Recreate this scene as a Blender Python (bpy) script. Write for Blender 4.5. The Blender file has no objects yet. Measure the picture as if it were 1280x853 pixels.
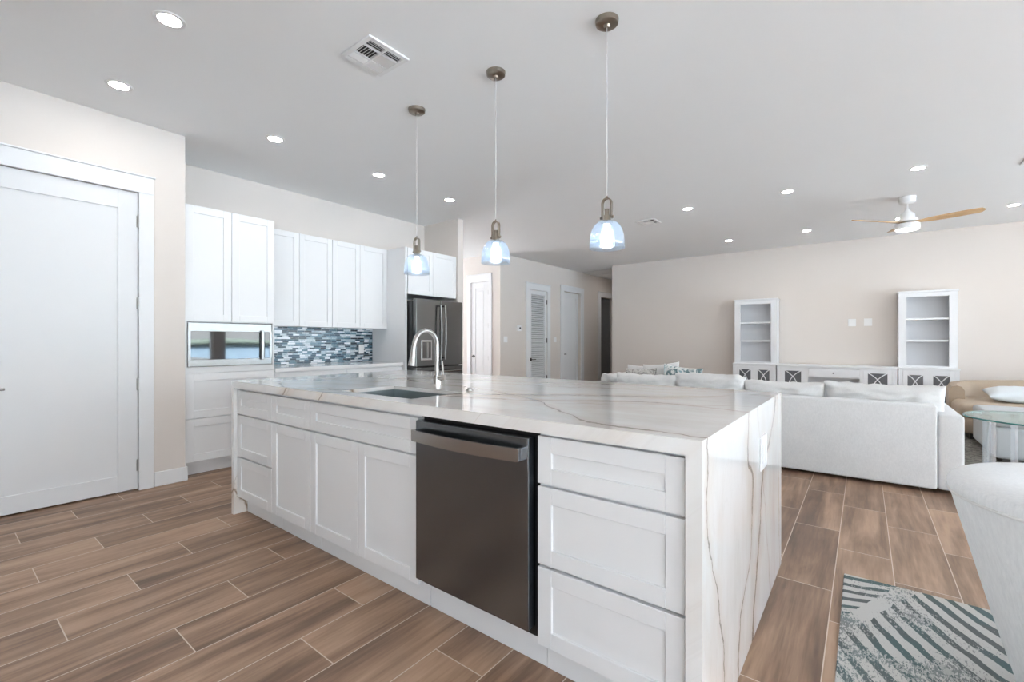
import bpy, bmesh, math, random
from mathutils import Vector, Matrix, noise as mnoise
random.seed(7)
PI = math.pi
S = bpy.context.scene
C = S.collection

# ------------------------------------------------------------------ camera, world, exposure
YAW = math.atan(440/570)
cam_d = bpy.data.cameras.new('camera'); cam = bpy.data.objects.new('camera', cam_d); C.objects.link(cam)
cam.location = (0, 0, 1.187); cam.rotation_euler = (PI/2, 0, YAW)
cam_d.sensor_width = 36; cam_d.lens = 570/1280*36; cam_d.clip_start = 0.02; cam_d.clip_end = 500
S.camera = cam
S.view_settings.view_transform = 'Standard'; S.view_settings.look = 'None'
S.view_settings.gamma = 1; S.view_settings.use_curve_mapping = False
S.view_settings.exposure = 0.12
SKY_STRENGTH = 1.5
SUN_W = 840.0
DOWNLIGHT = 135.0
w = bpy.data.worlds.new('sky'); S.world = w; w.use_nodes = True
nt = w.node_tree; nt.nodes.clear()
sky = nt.nodes.new('ShaderNodeTexSky'); sky.sky_type = 'NISHITA'; sky.sun_disc = False
sky.sun_elevation = math.radians(48); sky.sun_rotation = math.radians(200); sky.air_density = 1.0; sky.dust_density = 2.5
mixn = nt.nodes.new('ShaderNodeMix'); mixn.data_type = 'RGBA'; mixn.inputs[0].default_value = 0.65
mixn.inputs[7].default_value = (3.98, 4.15, 4.42, 1)     # thin bright overcast veil over the blue
bg = nt.nodes.new('ShaderNodeBackground'); bg.inputs[1].default_value = SKY_STRENGTH
ow = nt.nodes.new('ShaderNodeOutputWorld')
nt.links.new(sky.outputs[0], mixn.inputs[6]); nt.links.new(mixn.outputs[2], bg.inputs[0]); nt.links.new(bg.outputs[0], ow.inputs[0])

def window_light(name, loc, rot, sx, sy, watts, col=(1, 1, 1)):
    l = bpy.data.lights.new(name, 'AREA'); l.shape = 'RECTANGLE'; l.size = sx; l.size_y = sy; l.energy = watts; l.color = col
    o = bpy.data.objects.new(name, l); C.objects.link(o); o.location = loc; o.rotation_euler = rot
    return o
# daylight comes from the sky and the sunlit patio through the glazing; portals guide its sampling
def portal(name, loc, rot, sx, sy):
    o = window_light(name, loc, rot, sx, sy, 1.0); o.data.cycles.is_portal = True; return o
for k_, (y0_, y1_) in enumerate(((-2.4, 1.08), (1.32, 4.78), (5.02, 8.9))):
    portal('daylight_portal', (4.66, (y0_+y1_)/2, 1.31), (0, PI/2, 0), 2.62, y1_-y0_)
portal('daylight_portal', (2.6, -3.16, 1.385), (PI/2, 0, 0), 3.5, 2.33)
sun_d = bpy.data.lights.new('sun', 'SUN'); sun_d.energy = SUN_W; sun_d.angle = math.radians(.6); sun_d.color = (.97, .99, 1.0)
sun_o = bpy.data.objects.new('sun', sun_d); C.objects.link(sun_o); sun_o.rotation_euler = (0, math.radians(-24), 0)   # from behind the house, over the roof
# ------------------------------------------------------------------ node helper
class T:
    def __init__(s, name):
        s.m = bpy.data.materials.new(name); s.m.use_nodes = True
        s.nt = s.m.node_tree; s.nt.nodes.clear()
        s.out = s.nt.nodes.new('ShaderNodeOutputMaterial')
    def n(s, t, **k):
        x = s.nt.nodes.new(t)
        for a, b in k.items(): setattr(x, a, b)
        return x
    def _in(s, sock, v):
        if v is None: return
        if isinstance(v, bpy.types.NodeSocket): s.nt.links.new(v, sock)
        else:
            if sock.type == 'RGBA' and len(v) == 3: v = (*v, 1)
            sock.default_value = v
    def math(s, op, a, b=None, c=None, clamp=False):
        x = s.n('ShaderNodeMath', operation=op, use_clamp=clamp)
        s._in(x.inputs[0], a)
        if b is not None: s._in(x.inputs[1], b)
        if c is not None: s._in(x.inputs[2], c)
        return x.outputs[0]
    def pos(s):
        x = s.n('ShaderNodeSeparateXYZ'); s.nt.links.new(s.n('ShaderNodeNewGeometry').outputs['Position'], x.inputs[0])
        return x.outputs
    def objc(s):
        x = s.n('ShaderNodeSeparateXYZ'); s.nt.links.new(s.n('ShaderNodeTexCoord').outputs['Object'], x.inputs[0])
        return x.outputs
    def vec(s, a, b, c=0.0):
        x = s.n('ShaderNodeCombineXYZ'); s._in(x.inputs[0], a); s._in(x.inputs[1], b); s._in(x.inputs[2], c); return x.outputs[0]
    def noise(s, v, scale=1.0, detail=3.0, rough=.5, dist=0.0):
        x = s.n('ShaderNodeTexNoise'); s._in(x.inputs['Vector'], v)
        x.inputs['Scale'].default_value = scale; x.inputs['Detail'].default_value = detail; x.inputs['Roughness'].default_value = rough
        x.inputs['Distortion'].default_value = dist
        return x.outputs['Fac']
    def white(s, v):
        x = s.n('ShaderNodeTexWhiteNoise'); s._in(x.inputs['Vector'], v); return x.outputs['Value']
    def mix(s, f, a, b, mode='MIX'):
        x = s.n('ShaderNodeMix', data_type='RGBA', blend_type=mode); x.clamp_factor = True
        s._in(x.inputs[0], f); s._in(x.inputs[6], a); s._in(x.inputs[7], b); return x.outputs[2]
    def ramp(s, f, stops):
        x = s.n('ShaderNodeValToRGB'); r = x.color_ramp
        while len(r.elements) < len(stops): r.elements.new(.5)
        for e, (p, c) in zip(r.elements, stops): e.position = p; e.color = (*c, 1) if len(c) == 3 else c
        s._in(x.inputs[0], f); return x.outputs[0]
    def curve(s, v, pts, lo, hi):
        # piecewise curve: pts are (x, y) with x in lo..hi; returns the y value
        x = s.math('DIVIDE', s.math('SUBTRACT', v, lo), hi-lo, clamp=True)
        fc = s.n('ShaderNodeFloatCurve'); cu = fc.mapping; cu.use_clip = False
        c = cu.curves[0]
        P = [((a-lo)/(hi-lo), b) for a, b in pts]
        c.points[0].location = P[0]; c.points[1].location = P[-1]
        for p in P[1:-1]: c.points.new(*p)
        cu.update(); s._in(fc.inputs['Value'], x); return fc.outputs[0]
    def bsdf(s, color, rough=.5, metal=0.0, bump=None, bstr=.1, bdist=.01, spec=.5, coat=0.0, **k):
        b = s.n('ShaderNodeBsdfPrincipled')
        s._in(b.inputs['Base Color'], color); s._in(b.inputs['Roughness'], rough); s._in(b.inputs['Metallic'], metal)
        b.inputs['Specular IOR Level'].default_value = spec; b.inputs['Coat Weight'].default_value = coat
        b.inputs['Coat Roughness'].default_value = .05
        for a, v in k.items(): s._in(b.inputs[a.replace('_', ' ')], v)
        if bump is not None:
            u = s.n('ShaderNodeBump'); u.inputs['Strength'].default_value = bstr; u.inputs['Distance'].default_value = bdist
            s._in(u.inputs['Height'], bump); s.nt.links.new(u.outputs[0], b.inputs['Normal'])
        s.nt.links.new(b.outputs[0], s.out.inputs[0]); return s.m

def simple(name, col, rough=.5, metal=0.0, spec=.5, var=0.03, scale=6, coat=0.0, bump=0.0):
    t = T(name); o = t.objc(); v = t.vec(o[0], o[1], o[2])
    n = t.noise(v, scale, 2)
    c = t.mix(n, tuple(max(0, x*(1-var)) for x in col), tuple(min(1, x*(1+var)) for x in col))
    return t.bsdf(c, rough, metal, spec=spec, coat=coat, bump=t.noise(v, 220, 2) if bump else None, bstr=bump)

def emit(name, col, strength):
    t = T(name); e = t.n('ShaderNodeEmission'); t._in(e.inputs[0], col); e.inputs[1].default_value = strength
    t.nt.links.new(e.outputs[0], t.out.inputs[0]); return t.m

M = {}
M['wall'] = simple('warm_wall_paint', (.725, .67, .628), .75, spec=.25, var=.012, scale=2)
M['ceil'] = simple('ceiling_paint', (.90, .91, .92), .85, spec=.2, var=.008, scale=2)
M['trim'] = simple('trim_paint', (.80, .805, .815), .38, spec=.4, var=.01)
M['door'] = simple('door_paint', (.78, .785, .795), .40, spec=.4, var=.01)
M['cab'] = simple('cabinet_lacquer', (.83, .835, .845), .33, spec=.45, var=.008)
M['inner'] = simple('cabinet_inside', (.35, .35, .36), .6)
M['black'] = simple('black_plastic', (.012, .012, .013), .35)
M['gap'] = simple('dark_recess', (.05, .05, .05), .7)
M['grey_metal'] = simple('hinge_steel', (.42, .41, .40), .35, 1.0)
M['dark_metal'] = simple('oil_rubbed_metal', (.10, .095, .09), .35, .9)
M['chrome'] = simple('brushed_nickel', (.47, .46, .445), .26, 1.0)
M['nickel'] = simple('antique_nickel', (.30, .265, .225), .28, 1.0, var=.12, scale=30)
M['plate'] = simple('outlet_plastic', (.86, .86, .86), .35)
M['furn'] = simple('furniture_lacquer', (.80, .81, .83), .4, var=.01)
M['furn_in'] = simple('furniture_back_panel', (.76, .77, .80), .5, var=.01)
M['darkroom'] = simple('painted_shade_grey', (.30, .30, .31), .8)  # grey carries the painted dimness of the unlit room and slat gaps
M['cord'] = simple('silver_cord', (.72, .71, .70), .4)
M['fanwhite'] = simple('fan_enamel', (.82, .82, .82), .35)
M['sink'] = simple('sink_steel', (.40, .45, .46), .30, .9)
M['lamp'] = emit('downlight_lens', (1.0, .97, .93), DOWNLIGHT)
M['fanlamp'] = emit('fan_lens', (1.0, .98, .95), 9)
M['bulb'] = emit('bulb_glow', (.90, .95, 1.0), 22)

def steel(name, base, rough, axis='z', lo=.985, hi=1.015):
    t = T(name); p = t.pos()
    if axis == 'z': v = t.vec(t.math('MULTIPLY', p[0], 260), t.math('MULTIPLY', p[1], 260), t.math('MULTIPLY', p[2], 1.5))
    else: v = t.vec(t.math('MULTIPLY', p[0], 1.5), t.math('MULTIPLY', p[1], 1.5), t.math('MULTIPLY', p[2], 900))
    n = t.noise(v, 1, 2)
    c = t.mix(n, tuple(x*lo for x in base), tuple(min(1, x*hi) for x in base))
    return t.bsdf(c, t.math('ADD', t.math('MULTIPLY', n, .02), rough), 1.0)
M['blackss'] = steel('black_stainless', (.215, .24, .27), .24)
M['fridgess'] = steel('fridge_stainless', (.155, .153, .152), .2)
M['handle_ss'] = steel('handle_stainless', (.46, .455, .45), .22, 'x')
M['bright_ss'] = steel('bright_stainless', (.30, .298, .295), .26, 'x', .97, 1.03)

# floor: staggered wood-look planks with pale grout
def floor_mat():
    t = T('wood_plank_tile'); p = t.pos(); x, y = p[0], p[1]
    gx = t.math('DIVIDE', t.math('ADD', x, 4.39+2.373*4), .2373); i = t.math('FLOOR', gx); fx = t.math('FRACT', gx)
    i0 = t.math('SUBTRACT', i, 40)
    gy = t.math('DIVIDE', t.math('ADD', t.math('SUBTRACT', y, .64-8.57), t.math('MULTIPLY', i0, .2857)), .857)
    j = t.math('FLOOR', gy); fy = t.math('FRACT', gy)
    dx = t.math('MULTIPLY', t.math('MINIMUM', fx, t.math('SUBTRACT', 1.0, fx)), .2373)
    dy = t.math('MULTIPLY', t.math('MINIMUM', fy, t.math('SUBTRACT', 1.0, fy)), .857)
    d = t.math('MINIMUM', dx, dy)
    grout = t.math('LESS_THAN', d, .0021)
    r = t.white(t.vec(i, j)); r2 = t.white(t.vec(j, i, 3.0))
    off = t.math('MULTIPLY', r, 37.0)
    g1 = t.noise(t.vec(t.math('ADD', t.math('MULTIPLY', x, 9), off), t.math('ADD', t.math('MULTIPLY', y, .9), off), off), 1, 4, .55, .5)
    g2 = t.noise(t.vec(t.math('ADD', t.math('MULTIPLY', x, 60), off), t.math('MULTIPLY', y, 3.5), off), 1, 3, .6, .3)
    g3 = t.noise(t.vec(t.math('MULTIPLY', x, 5), t.math('MULTIPLY', y, 5), off), 1, 2)
    f = t.math('ADD', t.math('MULTIPLY', g1, .68), t.math('ADD', t.math('MULTIPLY', g2, .22), t.math('MULTIPLY', g3, .1)))
    f = t.math('ADD', f, t.math('MULTIPLY', t.math('SUBTRACT', r2, .5), .10))
    col = t.ramp(f, [(.32, (.112, .062, .038)), (.42, (.195, .116, .073)), (.50, (.288, .180, .116)), (.59, (.405, .263, .175)), (.72, (.51, .35, .245))])
    col = t.mix(grout, col, (.62, .52, .44))
    h = t.math('SUBTRACT', 1.0, grout)
    return t.bsdf(col, t.math('ADD', .34, t.math('MULTIPLY', g2, .12)), 0, bump=t.math('ADD', h, t.math('MULTIPLY', g2, .15)), bstr=.25, bdist=.002, spec=.45)
M['floor'] = floor_mat()

# stone: pale ground with rust and charcoal veins that fold over the waterfall edge
def stone_mat():
    t = T('veined_quartzite'); p = t.pos(); x, y, z = p
    s = t.math('ADD', x, t.math('SUBTRACT', .914, z))          # runs along the top, then down the end
    wv = t.vec(t.math('MULTIPLY', s, 2.2), t.math('MULTIPLY', y, 2.2), 0.0)
    wob = t.math('MULTIPLY', t.math('SUBTRACT', t.noise(wv, 2.2, 5, .62), .5), .11)
    yy = t.math('ADD', y, wob)
    lo, hi = -3.6, .7
    veins = [
     ([(-3.6, -.6), (-2.85, 1.2), (-1.52, 1.77), (-1.16, 2.02), (-.8, 2.2), (-.57, 2.41), (-.36, 2.60), (-.18, 2.44), (-.03, 2.24), (.25, 2.14), (.45, 2.04), (.7, 1.98)], .0095, 1.0, (.25, .17, .11), 3.0),
     ([(-3.6, -.3), (-2.45, 1.05), (-2.0, 1.5), (-1.21, 1.72), (-.97, 1.87), (-.64, 1.99), (-.4, 1.95), (-.2, 1.92), (-.07, 2.01), (.19, 1.98), (.3, 1.87), (.39, 1.79), (.7, 1.72)], .0062, .9, (.22, .17, .13), 4.2),
     ([(-3.6, 2.2), (-1.6, 1.9), (-.84, 1.453), (-.66, 1.357), (-.54, 1.366), (-.2, 1.35), (-.06, 1.37), (.15, 1.47), (.7, 1.6)], .0045, .85, (.22, .19, .16), 5.0),
     ([(-3.6, 1.7), (-2.6, 2.2), (-1.54, 2.54), (-1.15, 2.67), (.7, 2.9)], .0065, .9, (.32, .18, .10), 3.4),
     ([(-3.6, 1.35), (-2.4, 2.0), (-1.9, 2.25), (-1.3, 2.38), (-.7, 2.6), (.7, 2.75)], .0045, .7, (.36, .23, .14), 4.6),
     ([(-3.6, 2.5), (-1.3, 1.2), (-1.11, 1.46), (-1.05, 1.7), (.7, 2.5)], .0024, .5, (.38, .32, .27), 6.0),
    ]
    cloud = t.noise(t.vec(t.math('MULTIPLY', s, .8), t.math('MULTIPLY', y, 2.6), 1.0), 1.6, 5, .6, .6)
    col = t.ramp(cloud, [(.3, (.81, .80, .78)), (.5, (.87, .865, .855)), (.7, (.90, .90, .90))])
    warm = t.noise(t.vec(s, t.math('MULTIPLY', y, 3.2), 7.0), 1.5, 4, .6)
    col = t.mix(t.math('MULTIPLY', t.math('GREATER_THAN', warm, .2), t.math('MULTIPLY', t.math('SUBTRACT', warm, .5, clamp=True), 1.3), clamp=True), col, (.66, .50, .38))
    for k, (pts, wd, st, c, fr) in enumerate(veins):
        yc = t.curve(s, pts, lo, hi)
        d = t.math('ABSOLUTE', t.math('SUBTRACT', yy, yc))
        br = t.noise(t.vec(t.math('MULTIPLY', s, fr), t.math('MULTIPLY', y, 1.3), 11.0+k), 1, 3)
        wd2 = t.math('MULTIPLY', t.math('MULTIPLY_ADD', br, 6.0, -1.7, clamp=False), wd*1.35)
        core = t.math('SUBTRACT', 1.0, t.math('DIVIDE', d, t.math('MAXIMUM', wd2, .0004)), clamp=True)
        halo = t.math('SUBTRACT', 1.0, t.math('DIVIDE', d, t.math('MAXIMUM', t.math('MULTIPLY', wd2, 7), .003)), clamp=True)
        col = t.mix(t.math('MULTIPLY', halo, .34*st), col, (.68, .53, .40))
        col = t.mix(t.math('MULTIPLY', core, st), col, c)
    fine = t.noise(t.vec(t.math('MULTIPLY', s, 1.1), t.math('MULTIPLY', yy, 5), 5.0), 2, 4, .55, 1.0)
    fl = t.math('SUBTRACT', 1.0, t.math('MULTIPLY', t.math('ABSOLUTE', t.math('SUBTRACT', fine, .5)), 60), clamp=True)
    col = t.mix(t.math('MULTIPLY', fl, .07), col, (.42, .36, .32))
    return t.bsdf(col, .09, 0, spec=.6, coat=.3)
M['stone'] = stone_mat()
M['white_quartz'] = simple('white_quartz', (.82, .82, .83), .12, var=.02, scale=9, coat=.3)

# glass strip mosaic
def mosaic_mat():
    t = T('glass_strip_mosaic'); p = t.pos(); y, z = p[1], p[2]
    gz = t.math('DIVIDE', z, .0205); j = t.math('FLOOR', gz); fz = t.math('FRACT', gz)
    rj = t.white(t.vec(j, 1.0)); ln = t.math('MULTIPLY_ADD', rj, .05, .055)
    gy = t.math('DIVIDE', t.math('ADD', y, t.math('MULTIPLY', rj, 3.1)), ln); i = t.math('FLOOR', gy); fy = t.math('FRACT', gy)
    d = t.math('MINIMUM', t.math('MULTIPLY', t.math('MINIMUM', fz, t.math('SUBTRACT', 1.0, fz)), .0205),
               t.math('MULTIPLY', t.math('MINIMUM', fy, t.math('SUBTRACT', 1.0, fy)), ln))
    g = t.math('LESS_THAN', d, .0013)
    r = t.white(t.vec(i, j, 2.0)); r2 = t.white(t.vec(j, i, 5.0))
    sw = t.noise(t.vec(t.math('MULTIPLY', y, 30), t.math('MULTIPLY', z, 55), t.math('MULTIPLY', r, 20)), 1, 3, .6, 1.5)
    f = t.math('ADD', t.math('MULTIPLY', r, .80), t.math('MULTIPLY', sw, .42), clamp=True)
    col = t.ramp(f, [(.22, (.006, .018, .032)), (.42, (.018, .055, .090)), (.54, (.05, .13, .18)), (.66, (.15, .25, .31)), (.78, (.42, .50, .56)), (.92, (.82, .84, .88))])
    col = t.mix(g, col, (.34, .38, .41))
    nrm = t.n('ShaderNodeNormalMap')
    tilt = t.math('ADD', t.math('MULTIPLY', sw, .5), t.math('MULTIPLY', r2, t.math('MULTIPLY', fy, .6)))
    return t.bsdf(col, .12, .1, bump=tilt, bstr=.6, bdist=.006, spec=.5, coat=.25)
M['mosaic'] = mosaic_mat()

def fabric(name, c1, c2, scale=300, bstr=.35, streak=False, wr=0.0):
    t = T(name); o = t.objc()
    v = t.vec(t.math('MULTIPLY', o[0], scale), t.math('MULTIPLY', o[1], scale), t.math('MULTIPLY', o[2], scale*(.10 if streak else .45)))
    n = t.noise(v, 1, 3, .7)
    b = t.noise(t.vec(o[0], o[1], o[2]), 7, 3)
    col = t.mix(t.math('ADD', t.math('MULTIPLY', n, .7), t.math('MULTIPLY', b, .3)), c1, c2)
    h = n
    return t.bsdf(col, .9, 0, bump=h, bstr=bstr, bdist=.002, spec=.2, Sheen_Weight=.25)
M['sofa'] = fabric('ivory_weave', (.56, .56, .56), (.82, .815, .81), 110, .4)
M['cushion'] = fabric('cushion_linen', (.60, .59, .58), (.83, .82, .805), 110, .35)
M['boucle'] = fabric('ribbed_boucle', (.60, .61, .62), (.92, .92, .92), 95, 1.0, True)
M['tan'] = simple('tan_leather', (.45, .36, .27), .55, var=.06, scale=3)
M['greyup'] = fabric('pale_grey_weave', (.46, .48, .49), (.54, .56, .57), 200, .2)
M['bluecush'] = fabric('icy_blue_linen', (.68, .74, .78), (.80, .84, .86), 240, .2)
def pattern_fabric(name, a, b, c, sc):
    t = T(name); o = t.objc(); v = t.vec(o[0], o[1], o[2])
    n = t.noise(v, sc, 2, .5, 1.2)
    return t.bsdf(t.ramp(n, [(.40, a), (.47, b), (.55, b), (.60, c)]), .9, spec=.2)
M['pat_blue'] = pattern_fabric('sea_green_print', (.16, .23, .24), (.72, .72, .70), (.30, .42, .44), 9)
M['pat_grey'] = pattern_fabric('grey_print', (.30, .29, .27), (.62, .60, .57), (.45, .43, .40), 14)

def rug_mat():
    t = T('palm_leaf_rug'); p = t.pos(); x, y = p[0], p[1]
    X = t.math('SUBTRACT', x, -.075); Y = t.math('SUBTRACT', y, 2.268)
    tt = t.math('ADD', t.math('MULTIPLY', X, .41), t.math('MULTIPLY', Y, .912))
    nn = t.math('SUBTRACT', t.math('MULTIPLY', X, .912), t.math('MULTIPLY', Y, .41))
    wob = t.math('MULTIPLY', t.math('SUBTRACT', t.noise(t.vec(x, y), 9, 3), .5), .03)
    right = t.math('GREATER_THAN', nn, 0.0)
    an = t.math('ABSOLUTE', nn)
    phR = t.math('SUBTRACT', t.math('MULTIPLY_ADD', nn, .95, tt), t.math('MULTIPLY', t.math('MULTIPLY', nn, nn), .55))
    phL = t.math('MULTIPLY_ADD', an, 1.3, tt)
    phL = t.math('SUBTRACT', phL, t.math('MULTIPLY', t.math('MULTIPLY', an, an), 2.0))
    ph = t.math('ADD', t.math('MULTIPLY', phR, right), t.math('MULTIPLY', phL, t.math('SUBTRACT', 1.0, right)))
    fr = t.math('FRACT', t.math('DIVIDE', t.math('ADD', t.math('ADD', ph, wob), 10.0), .092))
    wid = t.math('MULTIPLY_ADD', t.noise(t.vec(x, y, 3.0), 5, 2), .35, .27)
    stripe = t.math('LESS_THAN', fr, wid)
    gap = t.math('GREATER_THAN', t.math('SUBTRACT', an, t.math('MULTIPLY', t.math('SUBTRACT', 1.0, right), .045)), t.math('MULTIPLY_ADD', t.noise(t.vec(x, y, 8.0), 14, 1), .03, -.005))
    wear = t.noise(t.vec(t.math('MULTIPLY', x, 120), t.math('MULTIPLY', y, 45), 1.0), 1, 4, .75)
    wz = t.noise(t.vec(x, y, 12.0), 3.4, 2)
    er = t.math('GREATER_THAN', t.math('ADD', wear, t.math('MULTIPLY', t.math('SUBTRACT', wz, .45, clamp=True), 1.0)), .67)
    m = t.math('MULTIPLY', stripe, gap)
    m = t.math('ABSOLUTE', t.math('SUBTRACT', m, t.math('MULTIPLY', er, .75)))
    big = t.noise(t.vec(x, y, 4.0), 4, 2)
    dark = t.mix(t.math('MULTIPLY', t.math('SUBTRACT', big, .42, clamp=True), 5, clamp=True), (.17, .18, .18), (.12, .20, .205))
    weave = t.noise(t.vec(t.math('MULTIPLY', x, 420), t.math('MULTIPLY', y, 420)), 1, 1)
    light = t.mix(weave, (.42, .41, .39), (.66, .645, .62))
    dk = t.mix(weave, (.08, .09, .09), dark)
    return t.bsdf(t.mix(m, light, dk), .95, bump=weave, bstr=.5, bdist=.002, spec=.1)
M['rug'] = rug_mat()
M['darkrug'] = pattern_fabric('charcoal_pile', (.10, .095, .085), (.20, .19, .17), (.30, .28, .25), 30)

def wood_mat():
    t = T('oak_blade'); o = t.objc()
    n = t.noise(t.vec(t.math('MULTIPLY', o[0], 6), t.math('MULTIPLY', o[1], 60), o[2]), 1, 3)
    return t.bsdf(t.mix(n, (.44, .27, .13), (.62, .42, .23)), .45)
M['oak'] = wood_mat()

def glass_mat(name, tint, gloss=.12, rough=.02, rib=False):
    t = T(name); tr = t.n('ShaderNodeBsdfTransparent'); t._in(tr.inputs[0], tint)
    gl = t.n('ShaderNodeBsdfGlossy'); gl.inputs['Roughness'].default_value = rough
    lw = t.n('ShaderNodeLayerWeight'); lw.inputs[0].default_value = .35
    f = t.math('ADD', t.math('MULTIPLY', lw.outputs['Facing'], .35), gloss*.4)
    if rib:
        o = t.objc(); a = t.math('ARCTAN2', o[1], o[0]); wv = t.math('SINE', t.math('MULTIPLY', a, 48))
        b = t.n('ShaderNodeBump'); b.inputs['Strength'].default_value = .12; b.inputs['Distance'].default_value = .001
        t.nt.links.new(wv, b.inputs['Height']); t.nt.links.new(b.outputs[0], gl.inputs['Normal'])
        f = t.math('ADD', f, t.math('MULTIPLY', t.math('ADD', wv, 1.0), .05))
    m = t.n('ShaderNodeMixShader'); t._in(m.inputs[0], f)
    t.nt.links.new(tr.outputs[0], m.inputs[1]); t.nt.links.new(gl.outputs[0], m.inputs[2]); t.nt.links.new(m.outputs[0], t.out.inputs[0])
    return t.m
M['glass'] = glass_mat('window_glass', (.97, .98, .98))
M['shade'] = glass_mat('blue_tinted_glass', (.88, .94, 1.0), .3, .08, True)
_t = M['shade'].node_tree; _o = [n for n in _t.nodes if n.type == 'OUTPUT_MATERIAL'][0]; _l = _o.inputs[0].links[0].from_socket
_tr = _t.nodes.new('ShaderNodeBsdfTranslucent'); _tr.inputs[0].default_value = (.72, .84, 1.0, 1)
_mx = _t.nodes.new('ShaderNodeMixShader'); _mx.inputs[0].default_value = .06
_t.links.new(_l, _mx.inputs[1]); _t.links.new(_tr.outputs[0], _mx.inputs[2]); _t.links.new(_mx.outputs[0], _o.inputs[0])
M['tableglass'] = glass_mat('table_glass', (.80, .92, .90), .5)
M['glassedge'] = simple('glass_edge_green', (.05, .20, .18), .1)
M['acrylic'] = glass_mat('clear_acrylic', (.92, .94, .96), .7, .1)
M['darkglass'] = simple('dark_oven_glass', (.006, .007, .01), .03, spec=1.0, coat=.8)
M['smoked'] = simple('smoked_pane', (.15, .155, .165), .08, spec=.6)
M['water'] = simple('bay_water', (.016, .030, .044), .2)
M['leaf'] = pattern_fabric('far_foliage', (.005, .009, .007), (.010, .015, .011), (.016, .021, .017), 1.2)
M['bouncedeck'] = simple('bounce_paving', (.30, .30, .31), .8)
M['deck'] = simple('patio_concrete', (.55, .54, .52), .8)

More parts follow.
